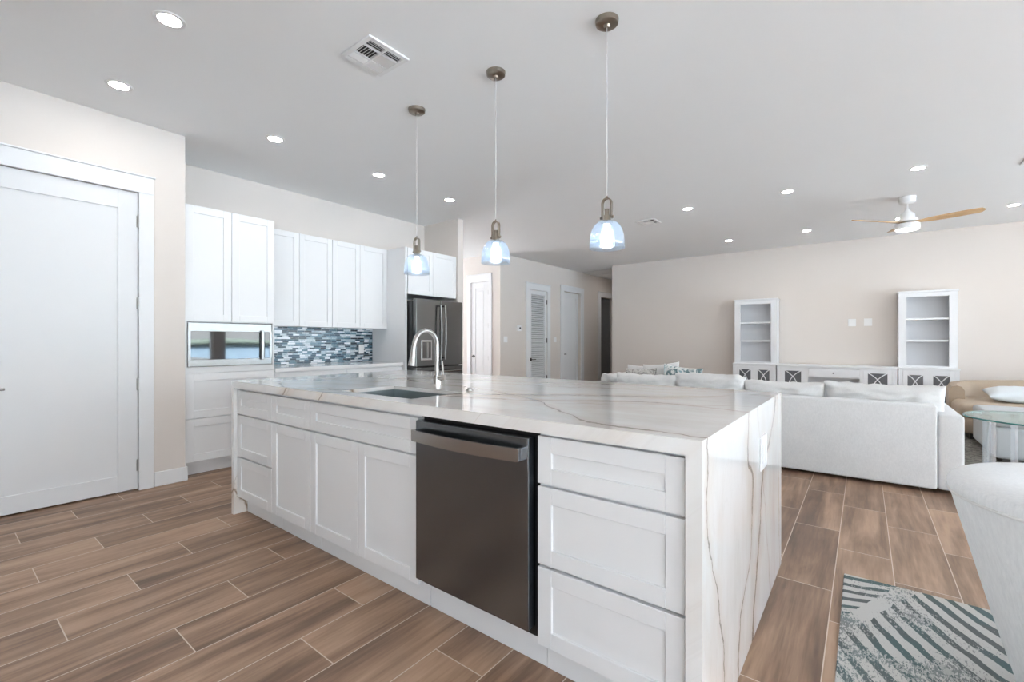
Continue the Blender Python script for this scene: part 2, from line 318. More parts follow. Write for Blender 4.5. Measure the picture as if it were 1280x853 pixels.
# ------------------------------------------------------------------ mesh helper
class MB:
    def __init__(s): s.b = bmesh.new(); s.mi = 0
    def _tag(s, faces):
        for f in faces: f.material_index = s.mi
    def box(s, x0, x1, y0, y1, z0, z1, r=0.0, seg=2, mat=None):
        if x0 > x1: x0, x1 = x1, x0
        if y0 > y1: y0, y1 = y1, y0
        if z0 > z1: z0, z1 = z1, z0
        g = bmesh.ops.create_cube(s.b, size=1.0); vs = g['verts']
        bmesh.ops.scale(s.b, vec=(x1-x0, y1-y0, z1-z0), verts=vs)
        bmesh.ops.translate(s.b, vec=((x0+x1)/2, (y0+y1)/2, (z0+z1)/2), verts=vs)
        fs = {f for v in vs for f in v.link_faces}; s._tag(fs)
        if mat is not None: bmesh.ops.transform(s.b, matrix=mat, verts=vs)
        if r > 0:
            es = list({e for v in vs for e in v.link_edges})
            bmesh.ops.bevel(s.b, geom=es, offset=r, segments=seg, profile=.5, affect='EDGES', clamp_overlap=True)
        return s
    def cyl(s, p, axis, r, h, n=24, r2=None):
        g = bmesh.ops.create_cone(s.b, cap_ends=True, segments=n, radius1=r, radius2=r if r2 is None else r2, depth=h)
        vs = g['verts']; s._tag({f for v in vs for f in v.link_faces})
        R = {'z': Matrix(), 'x': Matrix.Rotation(PI/2, 4, 'Y'), 'y': Matrix.Rotation(-PI/2, 4, 'X')}[axis]
        bmesh.ops.transform(s.b, matrix=Matrix.Translation(p) @ R, verts=vs); return s
    def lathe(s, prof, c=(0, 0, 0), n=48, a0=0.0, a1=2*PI, close=False):
        full = abs(a1-a0-2*PI) < 1e-6
        cols = []
        m = n if full else n+1
        for k in range(m):
            a = a0+(a1-a0)*k/n
            cols.append([s.b.verts.new((c[0]+r*math.cos(a), c[1]+r*math.sin(a), c[2]+z)) for r, z in prof])
        L = len(prof)
        for k in range(n):
            A = cols[k]; B = cols[(k+1) % m]
            for q in range(L if close else L-1):
                q2 = (q+1) % L
                f = s.b.faces.new((A[q], B[q], B[q2], A[q2])); f.material_index = s.mi
        if not full and close:
            s.b.faces.new(cols[0]).material_index = s.mi; s.b.faces.new(list(reversed(cols[-1]))).material_index = s.mi
        return s
    def tube(s, pts, r, n=12, cap=True):
        pts = [Vector(p) for p in pts]; rs = r if isinstance(r, (list, tuple)) else [r]*len(pts)
        rings = []; up = Vector((0, 0, 1)); prev = None
        for k, p in enumerate(pts):
            d = (pts[min(k+1, len(pts)-1)]-pts[max(k-1, 0)]).normalized()
            if prev is None:
                u = d.cross(up); u = u if u.length > 1e-3 else d.cross(Vector((1, 0, 0)))
            else: u = prev - d*prev.dot(d)
            u.normalize(); v = d.cross(u); prev = u
            rings.append([s.b.verts.new(p+(u*math.cos(2*PI*q/n)+v*math.sin(2*PI*q/n))*rs[k]) for q in range(n)])
        for a, b in zip(rings, rings[1:]):
            for q in range(n): s.b.faces.new((a[q], a[(q+1) % n], b[(q+1) % n], b[q])).material_index = s.mi
        if cap: s.b.faces.new(list(reversed(rings[0]))); s.b.faces.new(rings[-1])
        return s
    def flat(s, pts, w, axis, d0, d1):
        # ribbon of width w following 2-D pts in the plane normal to axis, thickness d0..d1 on the axis
        n = len(pts); L = []; R = []
        for k in range(n):
            a = pts[max(k-1, 0)]; b = pts[min(k+1, n-1)]
            dx, dy = b[0]-a[0], b[1]-a[1]; l = math.hypot(dx, dy) or 1
            ox, oy = -dy/l*w/2, dx/l*w/2
            L.append((pts[k][0]+ox, pts[k][1]+oy)); R.append((pts[k][0]-ox, pts[k][1]-oy))
        def V(p, d):
            return s.b.verts.new({'y': (p[0], d, p[1]), 'x': (d, p[0], p[1]), 'z': (p[0], p[1], d)}[axis])
        A = [[V(L[k], d0), V(R[k], d0), V(R[k], d1), V(L[k], d1)] for k in range(n)]
        for a, b in zip(A, A[1:]):
            for q in range(4): s.b.faces.new((a[q], a[(q+1) % 4], b[(q+1) % 4], b[q]))
        s.b.faces.new(A[0]); s.b.faces.new(list(reversed(A[-1]))); return s
    def prism(s, pts, z0, z1):
        a = [s.b.verts.new((x, y, z0)) for x, y in pts]; b = [s.b.verts.new((x, y, z1)) for x, y in pts]
        s.b.faces.new(list(reversed(a))); s.b.faces.new(b); n = len(pts)
        for k in range(n): s.b.faces.new((a[k], a[(k+1) % n], b[(k+1) % n], b[k]))
        return s
    def pillow(s, w, h, t, M4=None, n=22, e=5, sag=.04, wr=.006, seed=0, pinch=.03):
        # soft cushion standing in local XZ, thickness along Y
        random.seed(seed); top = {}; bot = {}; vs = []
        for i in range(n+1):
            for j in range(n+1):
                u = -1+2*i/n; v = -1+2*j/n
                # denser near the rims
                u = math.sin(u*PI/2); v = math.sin(v*PI/2)
                k = max(0.0, (1-abs(u)**e)*(1-abs(v)**e))**.42
                X = u*w/2*(1-pinch*(1-abs(v)**2)*abs(u)**3); Z = v*h/2*(1-pinch*(1-abs(u)**2)*abs(v)**3)
                Z -= sag*h*(1-u*u)*(1 if v > 0 else 0)*v
                q = Vector((u*3+seed, v*3, seed*1.7)); wn = mnoise.noise(q*1.3)*wr*2+mnoise.noise(q*3.5)*wr
                edge = i in (0, n) or j in (0, n)
                Z += mnoise.noise(Vector((u*6+seed*3, v*2, 4)))*wr*(1 if abs(v) > .5 else .3)
                y = t/2*k
                a = s.b.verts.new((X, -(y+wn*k), Z)); top[i, j] = a; vs.append(a)
                if edge: bot[i, j] = a
                else:
                    b = s.b.verts.new((X, y+wn*k, Z)); bot[i, j] = b; vs.append(b)
        for i in range(n):
            for j in range(n):
                s.b.faces.new((top[i, j], top[i+1, j], top[i+1, j+1], top[i, j+1]))
                try: s.b.faces.new((bot[i, j], bot[i, j+1], bot[i+1, j+1], bot[i+1, j]))
                except ValueError: pass
        if M4 is not None: bmesh.ops.transform(s.b, matrix=M4, verts=vs)
        return s
    def build(s, name, mat, parent=None, smooth=False, local=False, bevel=0.0, kind=None):
        me = bpy.data.meshes.new(name)
        bmesh.ops.remove_doubles(s.b, verts=s.b.verts, dist=1e-6) if smooth else None
        bmesh.ops.recalc_face_normals(s.b, faces=s.b.faces)
        if parent is not None and not local:
            off = Vector(parent['_w']) if '_w' in parent else parent.location
            bmesh.ops.translate(s.b, vec=-Vector(off), verts=s.b.verts)
        s.b.to_mesh(me); s.b.free()
        for m in (mat if isinstance(mat, (list, tuple)) else [mat]): me.materials.append(M[m])
        if smooth:
            for p in me.polygons: p.use_smooth = True
        o = bpy.data.objects.new(name, me); C.objects.link(o)
        if smooth == 'auto':
            md = o.modifiers.new('es', 'EDGE_SPLIT'); md.split_angle = math.radians(40)
        if parent is not None: o.parent = parent
        if bevel:
            b = o.modifiers.new('bevel', 'BEVEL'); b.width = bevel; b.segments = 2; b.limit_method = 'ANGLE'; b.angle_limit = math.radians(40)
            b.harden_normals = False
        if kind: o['kind'] = kind
        return o

def thing(name, label, cat, loc=(0, 0, 0), rz=0.0, group=None):
    o = bpy.data.objects.new(name, None); C.objects.link(o); o.empty_display_size = .1
    o.location = loc; o.rotation_euler = (0, 0, rz); o['label'] = label; o['category'] = cat
    if group: o['group'] = group
    return o
def sub(parent_part):
    return parent_part
def tag(o, label, cat, group=None):
    o['label'] = label; o['category'] = cat
    if group: o['group'] = group
    return o
def dup(o, loc=None, rz=None, label=None):
    def cp(q, par):
        c = q.copy(); C.objects.link(c); c.parent = par
        for ch in q.children: cp(ch, c)
        return c
    r = cp(o, None)
    if loc is not None: r.location = loc
    if rz is not None: r.rotation_euler = (0, 0, rz)
    if label: r['label'] = label
    return r
def part(mb, name, mat, root, **k):
    return mb.build(name, mat, root, **k)
def subpart(mb, name, mat, par, root, **k):
    # par sits at root's origin, so its local frame equals root's
    o = mb.build(name, mat, root, **k); o.parent = par; return o
def struct(mb, name, mat, parent=None, **k):
    o = mb.build(name, mat, parent, **k)
    if parent is None: o['kind'] = 'structure'
    return o

# ------------------------------------------------------------------ the room
ZC = 2.93
XD, YD = -4.576, 1.373          # door wall plane, its end
XK = -5.29                      # kitchen wall
YM = 9.785                      # media wall
XR, YB = 4.5, -3.0
XH = -5.70                      # hall wall
struct(MB().box(-8.5, XR+.3, YB-.2, 14.2, -.12, 0), 'floor', 'floor')
struct(MB().box(-8.5, XR+.3, YB-.2, 14.2, ZC, ZC+.15), 'ceiling', 'ceil')
DY0, DY1, DZ = .20, 1.057, 2.364
b = MB()
b.box(XD-.12, XD, YB, DY0-.003, 0, ZC).box(XD-.12, XD, DY1+.003, YD, 0, ZC).box(XD-.12, XD, DY0-.003, DY1+.003, DZ+.004, ZC)
struct(b, 'wall_left', 'wall')
struct(MB().box(XK-.12, XD-.12, YD-.1, YD, 0, ZC), 'wall_left_return', 'wall')
struct(MB().box(XK-.12, XK, YD, 4.78, 0, ZC), 'wall_kitchen', 'wall')
struct(MB().box(XK, -4.578, 4.672, 4.78, 0, ZC), 'wall_fridge_nib', 'wall')
# hall door wall (y = 7) with opening
HX0, HX1, HZ = -6.478, -5.995, 2.393
b = MB(); b.box(-8.2, HX0-.003, 7.0, 7.12, 0, ZC).box(HX1+.003, XH, 7.0, 7.12, 0, ZC).box(HX0-.003, HX1+.003, 7.0, 7.12, HZ+.004, ZC)
struct(b, 'wall_hall_front', 'wall')
struct(MB().box(-8.3, -8.2, 4.66, 5.1, 0, ZC).box(-8.3, -8.2, 6.7, 7.12, 0, ZC).box(-8.3, -8.2, 5.1, 6.7, 0, .3).box(-8.3, -8.2, 5.1, 6.7, 2.4, ZC).box(-8.2, XK-.12, 4.66, 4.78, 0, ZC), 'wall_side_passage', 'wall')
struct(MB().box(-9.9, -8.5, 3.5, 8.5, ZC-.05, ZC+.15), 'ceiling_added_sunshade', 'ceil')  # unseen eave added to keep direct sun off the passage window
struct(MB().box(-22, -8.5, -4, 16, -.3, -.12), 'floor_added_bounce', 'bouncedeck')  # unseen slab added to bounce sunlight into the passage
portal('daylight_portal', (-8.32, 5.9, 1.35), (0, -PI/2, 0), 2.1, 1.6)
r = thing('window_5', '', '', (-8.25, 5.9, 0)); del r['label']; del r['category']; r['kind'] = 'structure'  # window added out of view to light the passage and hall
part(MB().box(-8.29, -8.21, 5.1, 5.16, .3, 2.4).box(-8.29, -8.21, 6.64, 6.7, .3, 2.4).box(-8.29, -8.21, 5.16, 6.64, .3, .36).box(-8.29, -8.21, 5.16, 6.64, 2.34, 2.4), 'window_frame', 'trim', r)
part(MB().box(-8.253, -8.247, 5.15, 6.65, .35, 2.35), 'pane', 'glass', r)
# hall long wall
L0, L1 = 7.985, 8.682
E0, E1 = 9.405, 10.235
O0, O1 = 11.34, 12.16
b = MB()
for a, c in ((7.12, L0-.003), (L1+.003, E0-.003), (E1+.003, O0), (O1, 13.6)): b.box(XH-.12, XH, a, c, 0, ZC)
for a, c, z in ((L0-.003, L1+.003, 2.305), (E0-.003, E1+.003, 2.385), (O0, O1, 2.39)): b.box(XH-.12, XH, a, c, z, ZC)
struct(b, 'wall_hall', 'wall')
struct(MB().box(XH-.12, -4.625, 13.6, 13.7, 0, ZC), 'wall_hall_end', 'wall')
struct(MB().box(-4.625, -4.50, YM, 13.7, 0, ZC).box(-4.50, XR+.12, YM, YM+.12, 0, ZC), 'wall_media', 'wall')
# dim room behind the open doorway
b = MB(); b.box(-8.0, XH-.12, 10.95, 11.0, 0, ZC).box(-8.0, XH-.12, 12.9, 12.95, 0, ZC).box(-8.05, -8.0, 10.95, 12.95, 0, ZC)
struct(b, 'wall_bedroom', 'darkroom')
# right side: glazed wall with posts; rear wall with window
b = MB(); b.box(XR, XR+.14, YB, YM, 2.62, ZC).box(XR, XR+.14, YB, -2.4, 0, 2.62).box(XR, XR+.14, 8.9, YM, 0, 2.62)
for y in (1.2, 4.9): b.box(XR, XR+.14, y-.12, y+.12, 0, 2.62)
struct(b, 'wall_right', 'wall')
b = MB(); b.box(XD-.12, 0.85, YB-.14, YB, 0, ZC).box(4.35, XR+.14, YB-.14, YB, 0, ZC).box(0.85, 4.35, YB-.14, YB, 2.55, ZC).box(0.85, 4.35, YB-.14, YB, 0, .22)
struct(b, 'wall_rear', 'wall')
wn = 1
for y0, y1 in ((-2.4, 1.08), (1.32, 4.78), (5.02, 8.9)):
    r = thing('window_%d' % wn, '', '', (XR+.07, (y0+y1)/2, 0)); del r['label']; del r['category']; r['kind'] = 'structure'
    f = MB(); ym = (y0+y1)/2
    for a, c in ((y0, y0+.06), (ym-.05, ym+.05), (y1-.06, y1)): f.box(XR+.03, XR+.11, a, c, .0, 2.62)
    f.box(XR+.03, XR+.11, y0, y1, 2.56, 2.62).box(XR+.03, XR+.11, y0, y1, 0, .06)
    part(f, 'window_frame', 'trim', r); part(MB().box(XR+.065, XR+.071, y0+.05, y1-.05, .05, 2.57), 'pane', 'glass', r); wn += 1
r = thing('window_%d' % wn, '', '', (2.6, YB-.07, 0)); del r['label']; del r['category']; r['kind'] = 'structure'  # unseen rear window, sized to bring fill onto the island fronts
f = MB()
for a, c in ((0.85, 0.91), (2.56, 2.64), (4.29, 4.35)): f.box(a, c, YB-.11, YB-.03, .22, 2.55)
f.box(0.85, 4.35, YB-.11, YB-.03, .22, .28).box(0.85, 4.35, YB-.11, YB-.03, 2.49, 2.55)
part(f, 'window_frame', 'trim', r); part(MB().box(.9, 4.3, YB-.074, YB-.068, .27, 2.5), 'pane', 'glass', r)

struct(MB().box(XR+.14, XR+1.7, -4.7, 14.2, ZC-.05, ZC+.15).box(-5, XR+.14, -4.7, YB-.14, ZC-.05, ZC+.15), 'ceiling_added_overhang', 'ceil')  # unseen overhang added to cut high sky and even out the daylight

def baseboard(name, *boxes):
    b = MB()
    for q in boxes: b.box(*q, 0.0, .118, r=.004, seg=1)
    struct(b, name, 'trim')
baseboard('baseboard_left', (XD, XD+.016, 1.157, YD+.016), (XD-.03, XD+.0155, YD, YD+.016), (XD, XD+.016, YB, .10))
baseboard('baseboard_hall', (XH, XH+.016, 7.0, 7.858), (XH, XH+.016, 8.812, 9.246), (XH, XH+.016, 10.438, 11.15), (XH, XH+.016, 12.33, 13.6))
baseboard('baseboard_hall_front', (-8.2, -6.591, 6.984, 7.0), (-5.911, XH+.016, 6.984, 7.0))
baseboard('baseboard_media', (-4.641, XR, YM-.016, YM))
baseboard('baseboard_fridge_nib', (-4.578, -4.562, 4.665, 4.78))
baseboard('baseboard_rear', (XD, XR, YB, YB+.016))

# shaker panel: recessed centre, built in a face plane. axis: 'y-' faces -y, 'x+' faces +x
def shaker(b, a0, a1, z0, z1, face, th, axis, rail=.057, rec=.009, top=None, bot=None):
    top = top or rail; bot = bot or rail
    def bx(p0, p1, q0, q1, d0, d1, r=0.0):
        if axis == 'y-': b.box(p0, p1, face+d0, face+d1, q0, q1, r=r, seg=1)
        elif axis == 'x+': b.box(face-d1, face-d0, p0, p1, q0, q1, r=r, seg=1)
    r = .0016
    bx(a0, a0+rail, z0, z1, 0, th, r); bx(a1-rail, a1, z0, z1, 0, th, r)
    bx(a0+rail, a1-rail, z1-top, z1, 0, th, r); bx(a0+rail, a1-rail, z0, z0+bot, 0, th, r)
    bx(a0+rail-.004, a1-rail+.004, z0+bot-.004, z1-top+.004, rec, th)
    return b

# ------------------------------------------------------------------ doors and their trim
def casing_x(name, xf, y0, y1, z1, wd=.095, hd=.135, cap=.012):
    b = MB(); b.box(xf, xf+.02, y0-wd, y0, 0, z1+.001, r=.002, seg=1).box(xf, xf+.02, y1, y1+wd, 0, z1+.001, r=.002, seg=1)
    b.box(xf, xf+.022, y0-wd, y1+wd, z1, z1+hd, r=.002, seg=1).box(xf, xf+.034, y0-wd-.008, y1+wd+.008, z1+hd, z1+hd+cap, r=.002, seg=1)
    struct(b, name, 'trim')
casing_x('trim_1', XD, DY0, DY1, DZ+.004, .097, .130)
d = thing('door_1', '', '', (XD, (DY0+DY1)/2, 0)); del d['label']; del d['category']; d['kind'] = 'structure'
b = MB(); shaker(b, DY0, DY1-.003, .012, DZ, XD-.004, .04, 'x+', rail=.122, top=.142, bot=.125, rec=.011)
part(b, 'door_leaf', 'door', d)
for z in (2.136, 1.486, .843, .20):
    h = MB(); h.box(XD-.004, XD+.001, DY1-.012, DY1+.012, z-.045, z+.045).cyl((XD+.008, DY1-.002, z), 'z', .0065, .092, 12)
    part(h, 'hinge', 'grey_metal', d)
h = MB(); h.cyl((XD+.006, .262, .865), 'x', .028, .012).cyl((XD+.03, .262, .865), 'x', .01, .045).tube([(XD+.05, .262, .865), (XD+.052, .33, .865), (XD+.05, .337, .865)], .009)
part(h, 'door_handle', 'chrome', d, smooth='auto')

# hall front door (faces -y)
b = MB(); b.box(HX0-.1, HX0, 6.98, 7.0, 0, HZ, r=.002, seg=1).box(HX1, HX1+.085, 6.98, 7.0, 0, HZ, r=.002, seg=1)
b.box(HX0-.1, HX1+.085, 6.978, 7.0, HZ, HZ+.15, r=.002, seg=1).box(HX0-.108, HX1+.093, 6.966, 7.0, HZ+.15, HZ+.163, r=.002, seg=1)
struct(b, 'trim_2', 'trim')
d = thing('door_2', '', '', ((HX0+HX1)/2, 7.0, 0)); del d['label']; del d['category']; d['kind'] = 'structure'
b = MB(); shaker(b, HX0, HX1-.004, .012, HZ, 7.006, .04, 'y-', rail=.115, top=.13, bot=.2)
b.box(HX0+.155, HX1-.155, 7.011, 7.02, .25, HZ-.18, r=.003, seg=1)
part(b, 'door_leaf', 'door', d)
for z in (2.17, 1.5, .84, .2): part(MB().box(HX1-.012, HX1+.006, 6.990, 7.008, z-.045, z+.045), 'hinge', 'grey_metal', d)
h = MB(); h.cyl((-6.41, 6.998, .872), 'y', .028, .012).cyl((-6.41, 6.975, .872), 'y', .01, .04).tube([(-6.41, 6.955, .872), (-6.33, 6.953, .872)], .01)
part(h, 'door_handle', 'dark_metal', d, smooth='auto')

# louvred door
casing_x('trim_3', XH, L0, L1, 2.303, .127, .135)
d = thing('door_3', '', '', (XH, (L0+L1)/2, 0)); del d['label']; del d['category']; d['kind'] = 'structure'
b = MB()
b.box(XH-.038, XH-.003, L0, L0+.09, .012, 2.30).box(XH-.038, XH-.003, L1-.092, L1-.003, .012, 2.30)
for z0, z1 in ((.012, .17), (2.21, 2.30)): b.box(XH-.038, XH-.003, L0+.09, L1-.09, z0, z1)
part(b, 'door_leaf', 'door', d)
b = MB()
for z0, z1 in ((.17, 2.21),):
    n = int((z1-z0)/.046)
    for k in range(n):
        zc = z0+(k+.5)*(z1-z0)/n
        m4 = Matrix.Translation((XH-.020, (L0+L1)/2, zc)) @ Matrix.Rotation(math.radians(45), 4, 'Y')
        b.box(-.024, .024, -(L1-L0)/2+.088, (L1-L0)/2-.088, -.0035, .0035, mat=m4)
part(b, 'louvre_slats', 'door', d)
part(MB().box(XH-.05, XH-.046, L0+.05, L1-.05, .1, 2.25), 'slat_shade_panel', 'darkroom', d)  # grey sheet added to paint the shade lines between slats
for z in (2.07, 1.20, .36): part(MB().box(XH-.004, XH+.012, L1-.016, L1+.006, z-.05, z+.05), 'hinge', 'dark_metal', d)
h = MB(); h.box(XH-.003, XH+.008, L0+.03, L0+.09, .75, .82).cyl((XH+.025, L0+.06, .785), 'x', .01, .05).tube([(XH+.045, L0+.06, .785), (XH+.045, L0+.19, .785)], .01)
part(h, 'door_handle', 'dark_metal', d, smooth='auto')
# plain recessed door
casing_x('trim_4', XH, E0, E1, 2.383, .15, .13)
d = thing('door_4', '', '', (XH, (E0+E1)/2, 0)); del d['label']; del d['category']; d['kind'] = 'structure'
b = MB(); shaker(b, E0, E1, .012, 2.38, XH-.075, .04, 'x+', rail=.115, top=.13, bot=.2); part(b, 'door_leaf', 'door', d)
h = MB(); h.cyl((XH-.07, E0+.08, .868), 'x', .026, .012).cyl((XH-.045, E0+.08, .868), 'x', .01, .045).tube([(XH-.025, E0+.08, .868), (XH-.025, E0+.17, .868)], .01)
part(h, 'door_handle', 'dark_metal', d, smooth='auto')
casing_x('trim_5', XH, O0, O1, 2.388, .165, .13)
# dim doorway: its door stands open into the room
d = thing('door_5', '', '', (XH-.13, O1, 0)); del d['label']; del d['category']; d['kind'] = 'structure'
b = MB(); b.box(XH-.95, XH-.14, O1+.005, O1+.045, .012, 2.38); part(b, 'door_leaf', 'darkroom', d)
h = MB(); h.cyl((XH-.88, O1-.01, .87), 'y', .024, .03); part(h, 'door_handle', 'dark_metal', d)

struct(MB().box(XD-1.0, XD-.9, YB, 1.27, 0, ZC).box(XD-.9, XD-.12, YB, YB+.05, 0, ZC), 'wall_leak_blocker', 'wall')  # unseen walls added to stop sky leaking past the entry door
struct(MB().box(-6.9, -6.85, 7.12, 10.95, 0, ZC), 'wall_leak_blocker_hall', 'wall')  # unseen wall added against light leaking through the louvred door

# ceiling fittings of the setting
struct(MB().box(-5.62, -5.56, 10.2, 10.9, ZC-.012, ZC).box(-4.86, -4.80, 10.2, 10.9, ZC-.012, ZC).box(-5.56, -4.86, 10.2, 10.26, ZC-.012, ZC)
       .box(-5.56, -4.86, 10.84, 10.9, ZC-.012, ZC).box(-5.56, -4.86, 10.26, 10.84, ZC-.005, ZC), 'trim_6', 'trim')

# ------------------------------------------------------------------ island
IX0, IX1, IY0, IY1, IT = -3.44, -.349, 1.303, 2.80, .914
SX0, SX1, SY0, SY1 = -2.27, -1.69, 1.41, 1.762
ct = thing('island_countertop', 'pale veined stone island worktop with waterfall ends and a sink cut-out', 'countertop', ((IX0+IX1)/2, (IY0+IY1)/2, 0))
b = MB(); zt = IT-.02
b.box(IX0, SX0, IY0, IY1, zt, IT).box(SX1, IX1, IY0, IY1, zt, IT).box(SX0, SX1, IY0, SY0, zt, IT).box(SX0, SX1, SY1, IY1, zt, IT)
part(b, 'worktop_slab', 'stone', ct)
part(MB().box(IX0+.001, IX1-.001, IY0+.0005, IY0+.02, IT-.046, zt), 'front_apron', 'stone', ct)
part(MB().box(IX0+.001, IX1-.001, IY1-.02, IY1-.0005, IT-.046, zt), 'back_apron', 'stone', ct)
part(MB().box(IX1-.046, IX1-.0002, IY0+.0003, IY1-.0003, 0.001, zt), 'waterfall_end', 'stone', ct)
part(MB().box(IX0+.0002, IX0+.034, IY0+.0003, IY1-.0003, 0.001, zt), 'waterfall_end', 'stone', ct)
o = thing('power_outlet', 'white outlet plate on the stone waterfall end of the island', 'outlet', (IX1, 2.235, .70))
part(MB().box(IX1+.0005, IX1+.007, 2.165, 2.305, .635, .775, r=.002), 'cover_plate', 'plate', o)
for y in (2.205, 2.268): part(MB().box(IX1+.007, IX1+.010, y-.018, y+.018, .665, .745, r=.001, seg=1), 'socket', 'plate', o)

FY = 1.322    # front of island doors
CBZ0, CBZ1 = .122, .862
def carcass(root, x0, x1, y1=1.93, kick=True):
    b = MB(); b.box(x0+.0015, x1-.0015, FY+.022, y1, .12, .865)
    b.box(x0+.0015, x1-.0015, 1.39, 1.41, .001, .12)
    part(b, 'cabinet_body', 'cab', root)
def front(root, kind, x0, x1, z0, z1):
    g = .0018
    part(shaker(MB(), x0+g, x1-g, z0+g, z1-g, FY, .02, 'y-'), kind, 'cab', root)
zG1, zG2 = .687, .398
iz = .853
u = thing('island_drawer_cabinet', 'narrow white three-drawer island cabinet at the far left end', 'cabinet', (-3.15, 1.6, 0), group=None)
carcass(u, -3.402, -2.895)
for z0, z1 in ((CBZ0, zG2-.003), (zG2+.003, zG1-.003), (zG1+.003, iz)): front(u, 'drawer', -3.402, -2.895, z0, z1)
u = thing('island_drawer_door_cabinet', 'white island cabinet with one small drawer above one tall door', 'cabinet', (-2.67, 1.6, 0))
carcass(u, -2.895, -2.44)
front(u, 'drawer', -2.895, -2.44, zG1+.003, iz); front(u, 'door', -2.895, -2.44, CBZ0, zG1-.003)
u = thing('island_sink_cabinet', 'white double-door sink cabinet with a wide false drawer, left of the dishwasher', 'cabinet', (-1.99, 1.6, 0))
b = MB(); b.box(-2.4385, -1.5365, FY+.022, 1.93, .12, .60).box(-2.4385, -1.5365, FY+.022, FY+.045, .6, .865).box(-2.4385, -1.5365, 1.41, 1.391, .001, .12)
b.box(-2.4385, -2.42, FY+.045, 1.93, .6, .865).box(-1.555, -1.5365, FY+.045, 1.93, .6, .865)
part(b, 'cabinet_body', 'cab', u)
front(u, 'false_drawer_front', -2.44, -1.535, zG1+.003, iz)
front(u, 'door', -2.44, -1.987, CBZ0, zG1-.003); front(u, 'door', -1.987, -1.535, CBZ0, zG1-.003)
u = thing('island_wide_drawer_cabinet', 'wide white three-drawer island cabinet between dishwasher and waterfall end', 'cabinet', (-.65, 1.6, 0))
carcass(u, -.911, -.396)
for z0, z1 in ((CBZ0, zG2+.001), (zG2+.008, zG1-.006), (zG1+.001, iz+.004)): front(u, 'drawer', -.909, -.399, z0, z1)
tag(MB().box(-3.40, -.40, 1.94, 2.0, 0.001, .865).build('island_back_panel', 'cab'), 'white back panel closing the island behind its cabinets', 'panel')
# filler under dishwasher
# dishwasher
dw = thing('dishwasher', 'black stainless dishwasher with a bowed bar handle built into the island', 'dishwasher', (-1.22, 1.6, 0))
part(MB().box(-1.531, -.915, FY+.03, 1.90, .125, .862), 'dishwasher_body', 'black', dw)
b = MB(); b.box(-1.528, -.932, FY-.022, FY+.026, .165, .846, r=.004)
part(b, 'door_panel', 'blackss', dw)
part(MB().box(-1.53, -.913, 1.392, 1.415, .001, .124), 'toe_panel', 'cab', dw)
b = MB(); n = 22; hx0, hx1 = -1.515, -.955
pts = []
for k in range(n+1):
    t_ = k/n; x = hx0+(hx1-hx0)*t_; pts.append((x, FY-.050-.022*math.sin(PI*t_)))
rings = []
for x, y in pts:
    rings.append([b.b.verts.new(q) for q in ((x, y-.006, .765), (x, y+.006, .765), (x, y+.006, .812), (x, y-.006, .812))])
for a, c in zip(rings, rings[1:]):
    for q in range(4): b.b.faces.new((a[q], a[(q+1) % 4], c[(q+1) % 4], c[q]))
b.b.faces.new(rings[0]); b.b.faces.new(list(reversed(rings[-1])))
b.box(hx0-.004, hx0+.010, FY-.056, FY-.021, .765, .812, r=.003).box(hx1-.010, hx1+.004, FY-.056, FY-.021, .765, .812, r=.003)
part(b, 'handle', 'handle_ss', dw)

# sink and faucet
sk = thing('kitchen_sink', 'undermount steel sink basin set into the island worktop', 'sink', ((SX0+SX1)/2, (SY0+SY1)/2, .66))
b = MB(); zb = .68; w_ = .012; x0, x1, y0, y1 = SX0-.008, SX1+.008, SY0-.004, SY1+.008
b.box(x0-w_, x0, y0-w_, y1+w_, zb, zt-.001).box(x1, x1+w_, y0-w_, y1+w_, zb, zt-.001).box(x0, x1, y0-w_, y0, zb, zt-.001).box(x0, x1, y1, y1+w_, zb, zt-.001)
b.box(x0-w_, x1+w_, y0-w_, y1+w_, zb-.012, zb)
part(b, 'basin', 'sink', sk)
part(MB().lathe([(.0, .004), (.03, .004), (.045, .008), (.055, .003), (.055, 0)], ((x0+x1)/2, y1-.1, zb)), 'drain', 'chrome', sk, smooth=True)
fx, fy = -2.145, 2.00
fa = thing('kitchen_faucet', 'brushed nickel gooseneck pull-down faucet standing behind the sink', 'faucet', (fx, fy, IT))
b = MB(); b.lathe([(.0, .03), (.030, .028), (.031, .0), (0, 0)][::-1], (fx, fy, IT)).tube([(fx, fy, IT+.02), (fx, fy, IT+.06)], [.027, .021], 20)
part(b, 'base', 'chrome', fa, smooth='auto')
b = MB(); R = .092; sp = [(fx, fy, IT+.04), (fx, fy, IT+.15), (fx, fy, IT+.245)]
for k in range(1, 15):
    a = PI*k/15*1.0; sp.append((fx, fy-R+R*math.cos(a), IT+.245+R*math.sin(a)))
sp += [(fx, fy-2*R-.006, IT+.235)]
b.tube(sp, .0135, 16); part(b, 'spout', 'chrome', fa, smooth='auto')
b = MB(); b.tube([(fx, fy-2*R-.005, IT+.24), (fx, fy-2*R-.010, IT+.20), (fx, fy-2*R-.015, IT+.165), (fx, fy-2*R-.022, IT+.125)], [.015, .016, .019, .023], 18)
part(b, 'spray_head', 'chrome', fa, smooth='auto')
b = MB(); b.tube([(fx+.015, fy+.0, IT+.04), (fx+.055, fy+.01, IT+.045)], [.019, .017], 16).tube([(fx+.047, fy+.008, IT+.05), (fx+.042, fy+.012, IT+.09), (fx+.030, fy+.016, IT+.145)], [.008, .006, .005], 10)
part(b, 'lever', 'chrome', fa, smooth='auto')
tag(MB().lathe([(0, .014), (.011, .014), (.013, .011), (.013, .005), (.021, .004), (.022, 0), (0, 0)], (-1.72, 1.845, IT+.0005), 20).build('air_switch', 'chrome', None, smooth='auto'),
    'small round nickel push button on the worktop right of the sink', 'button')

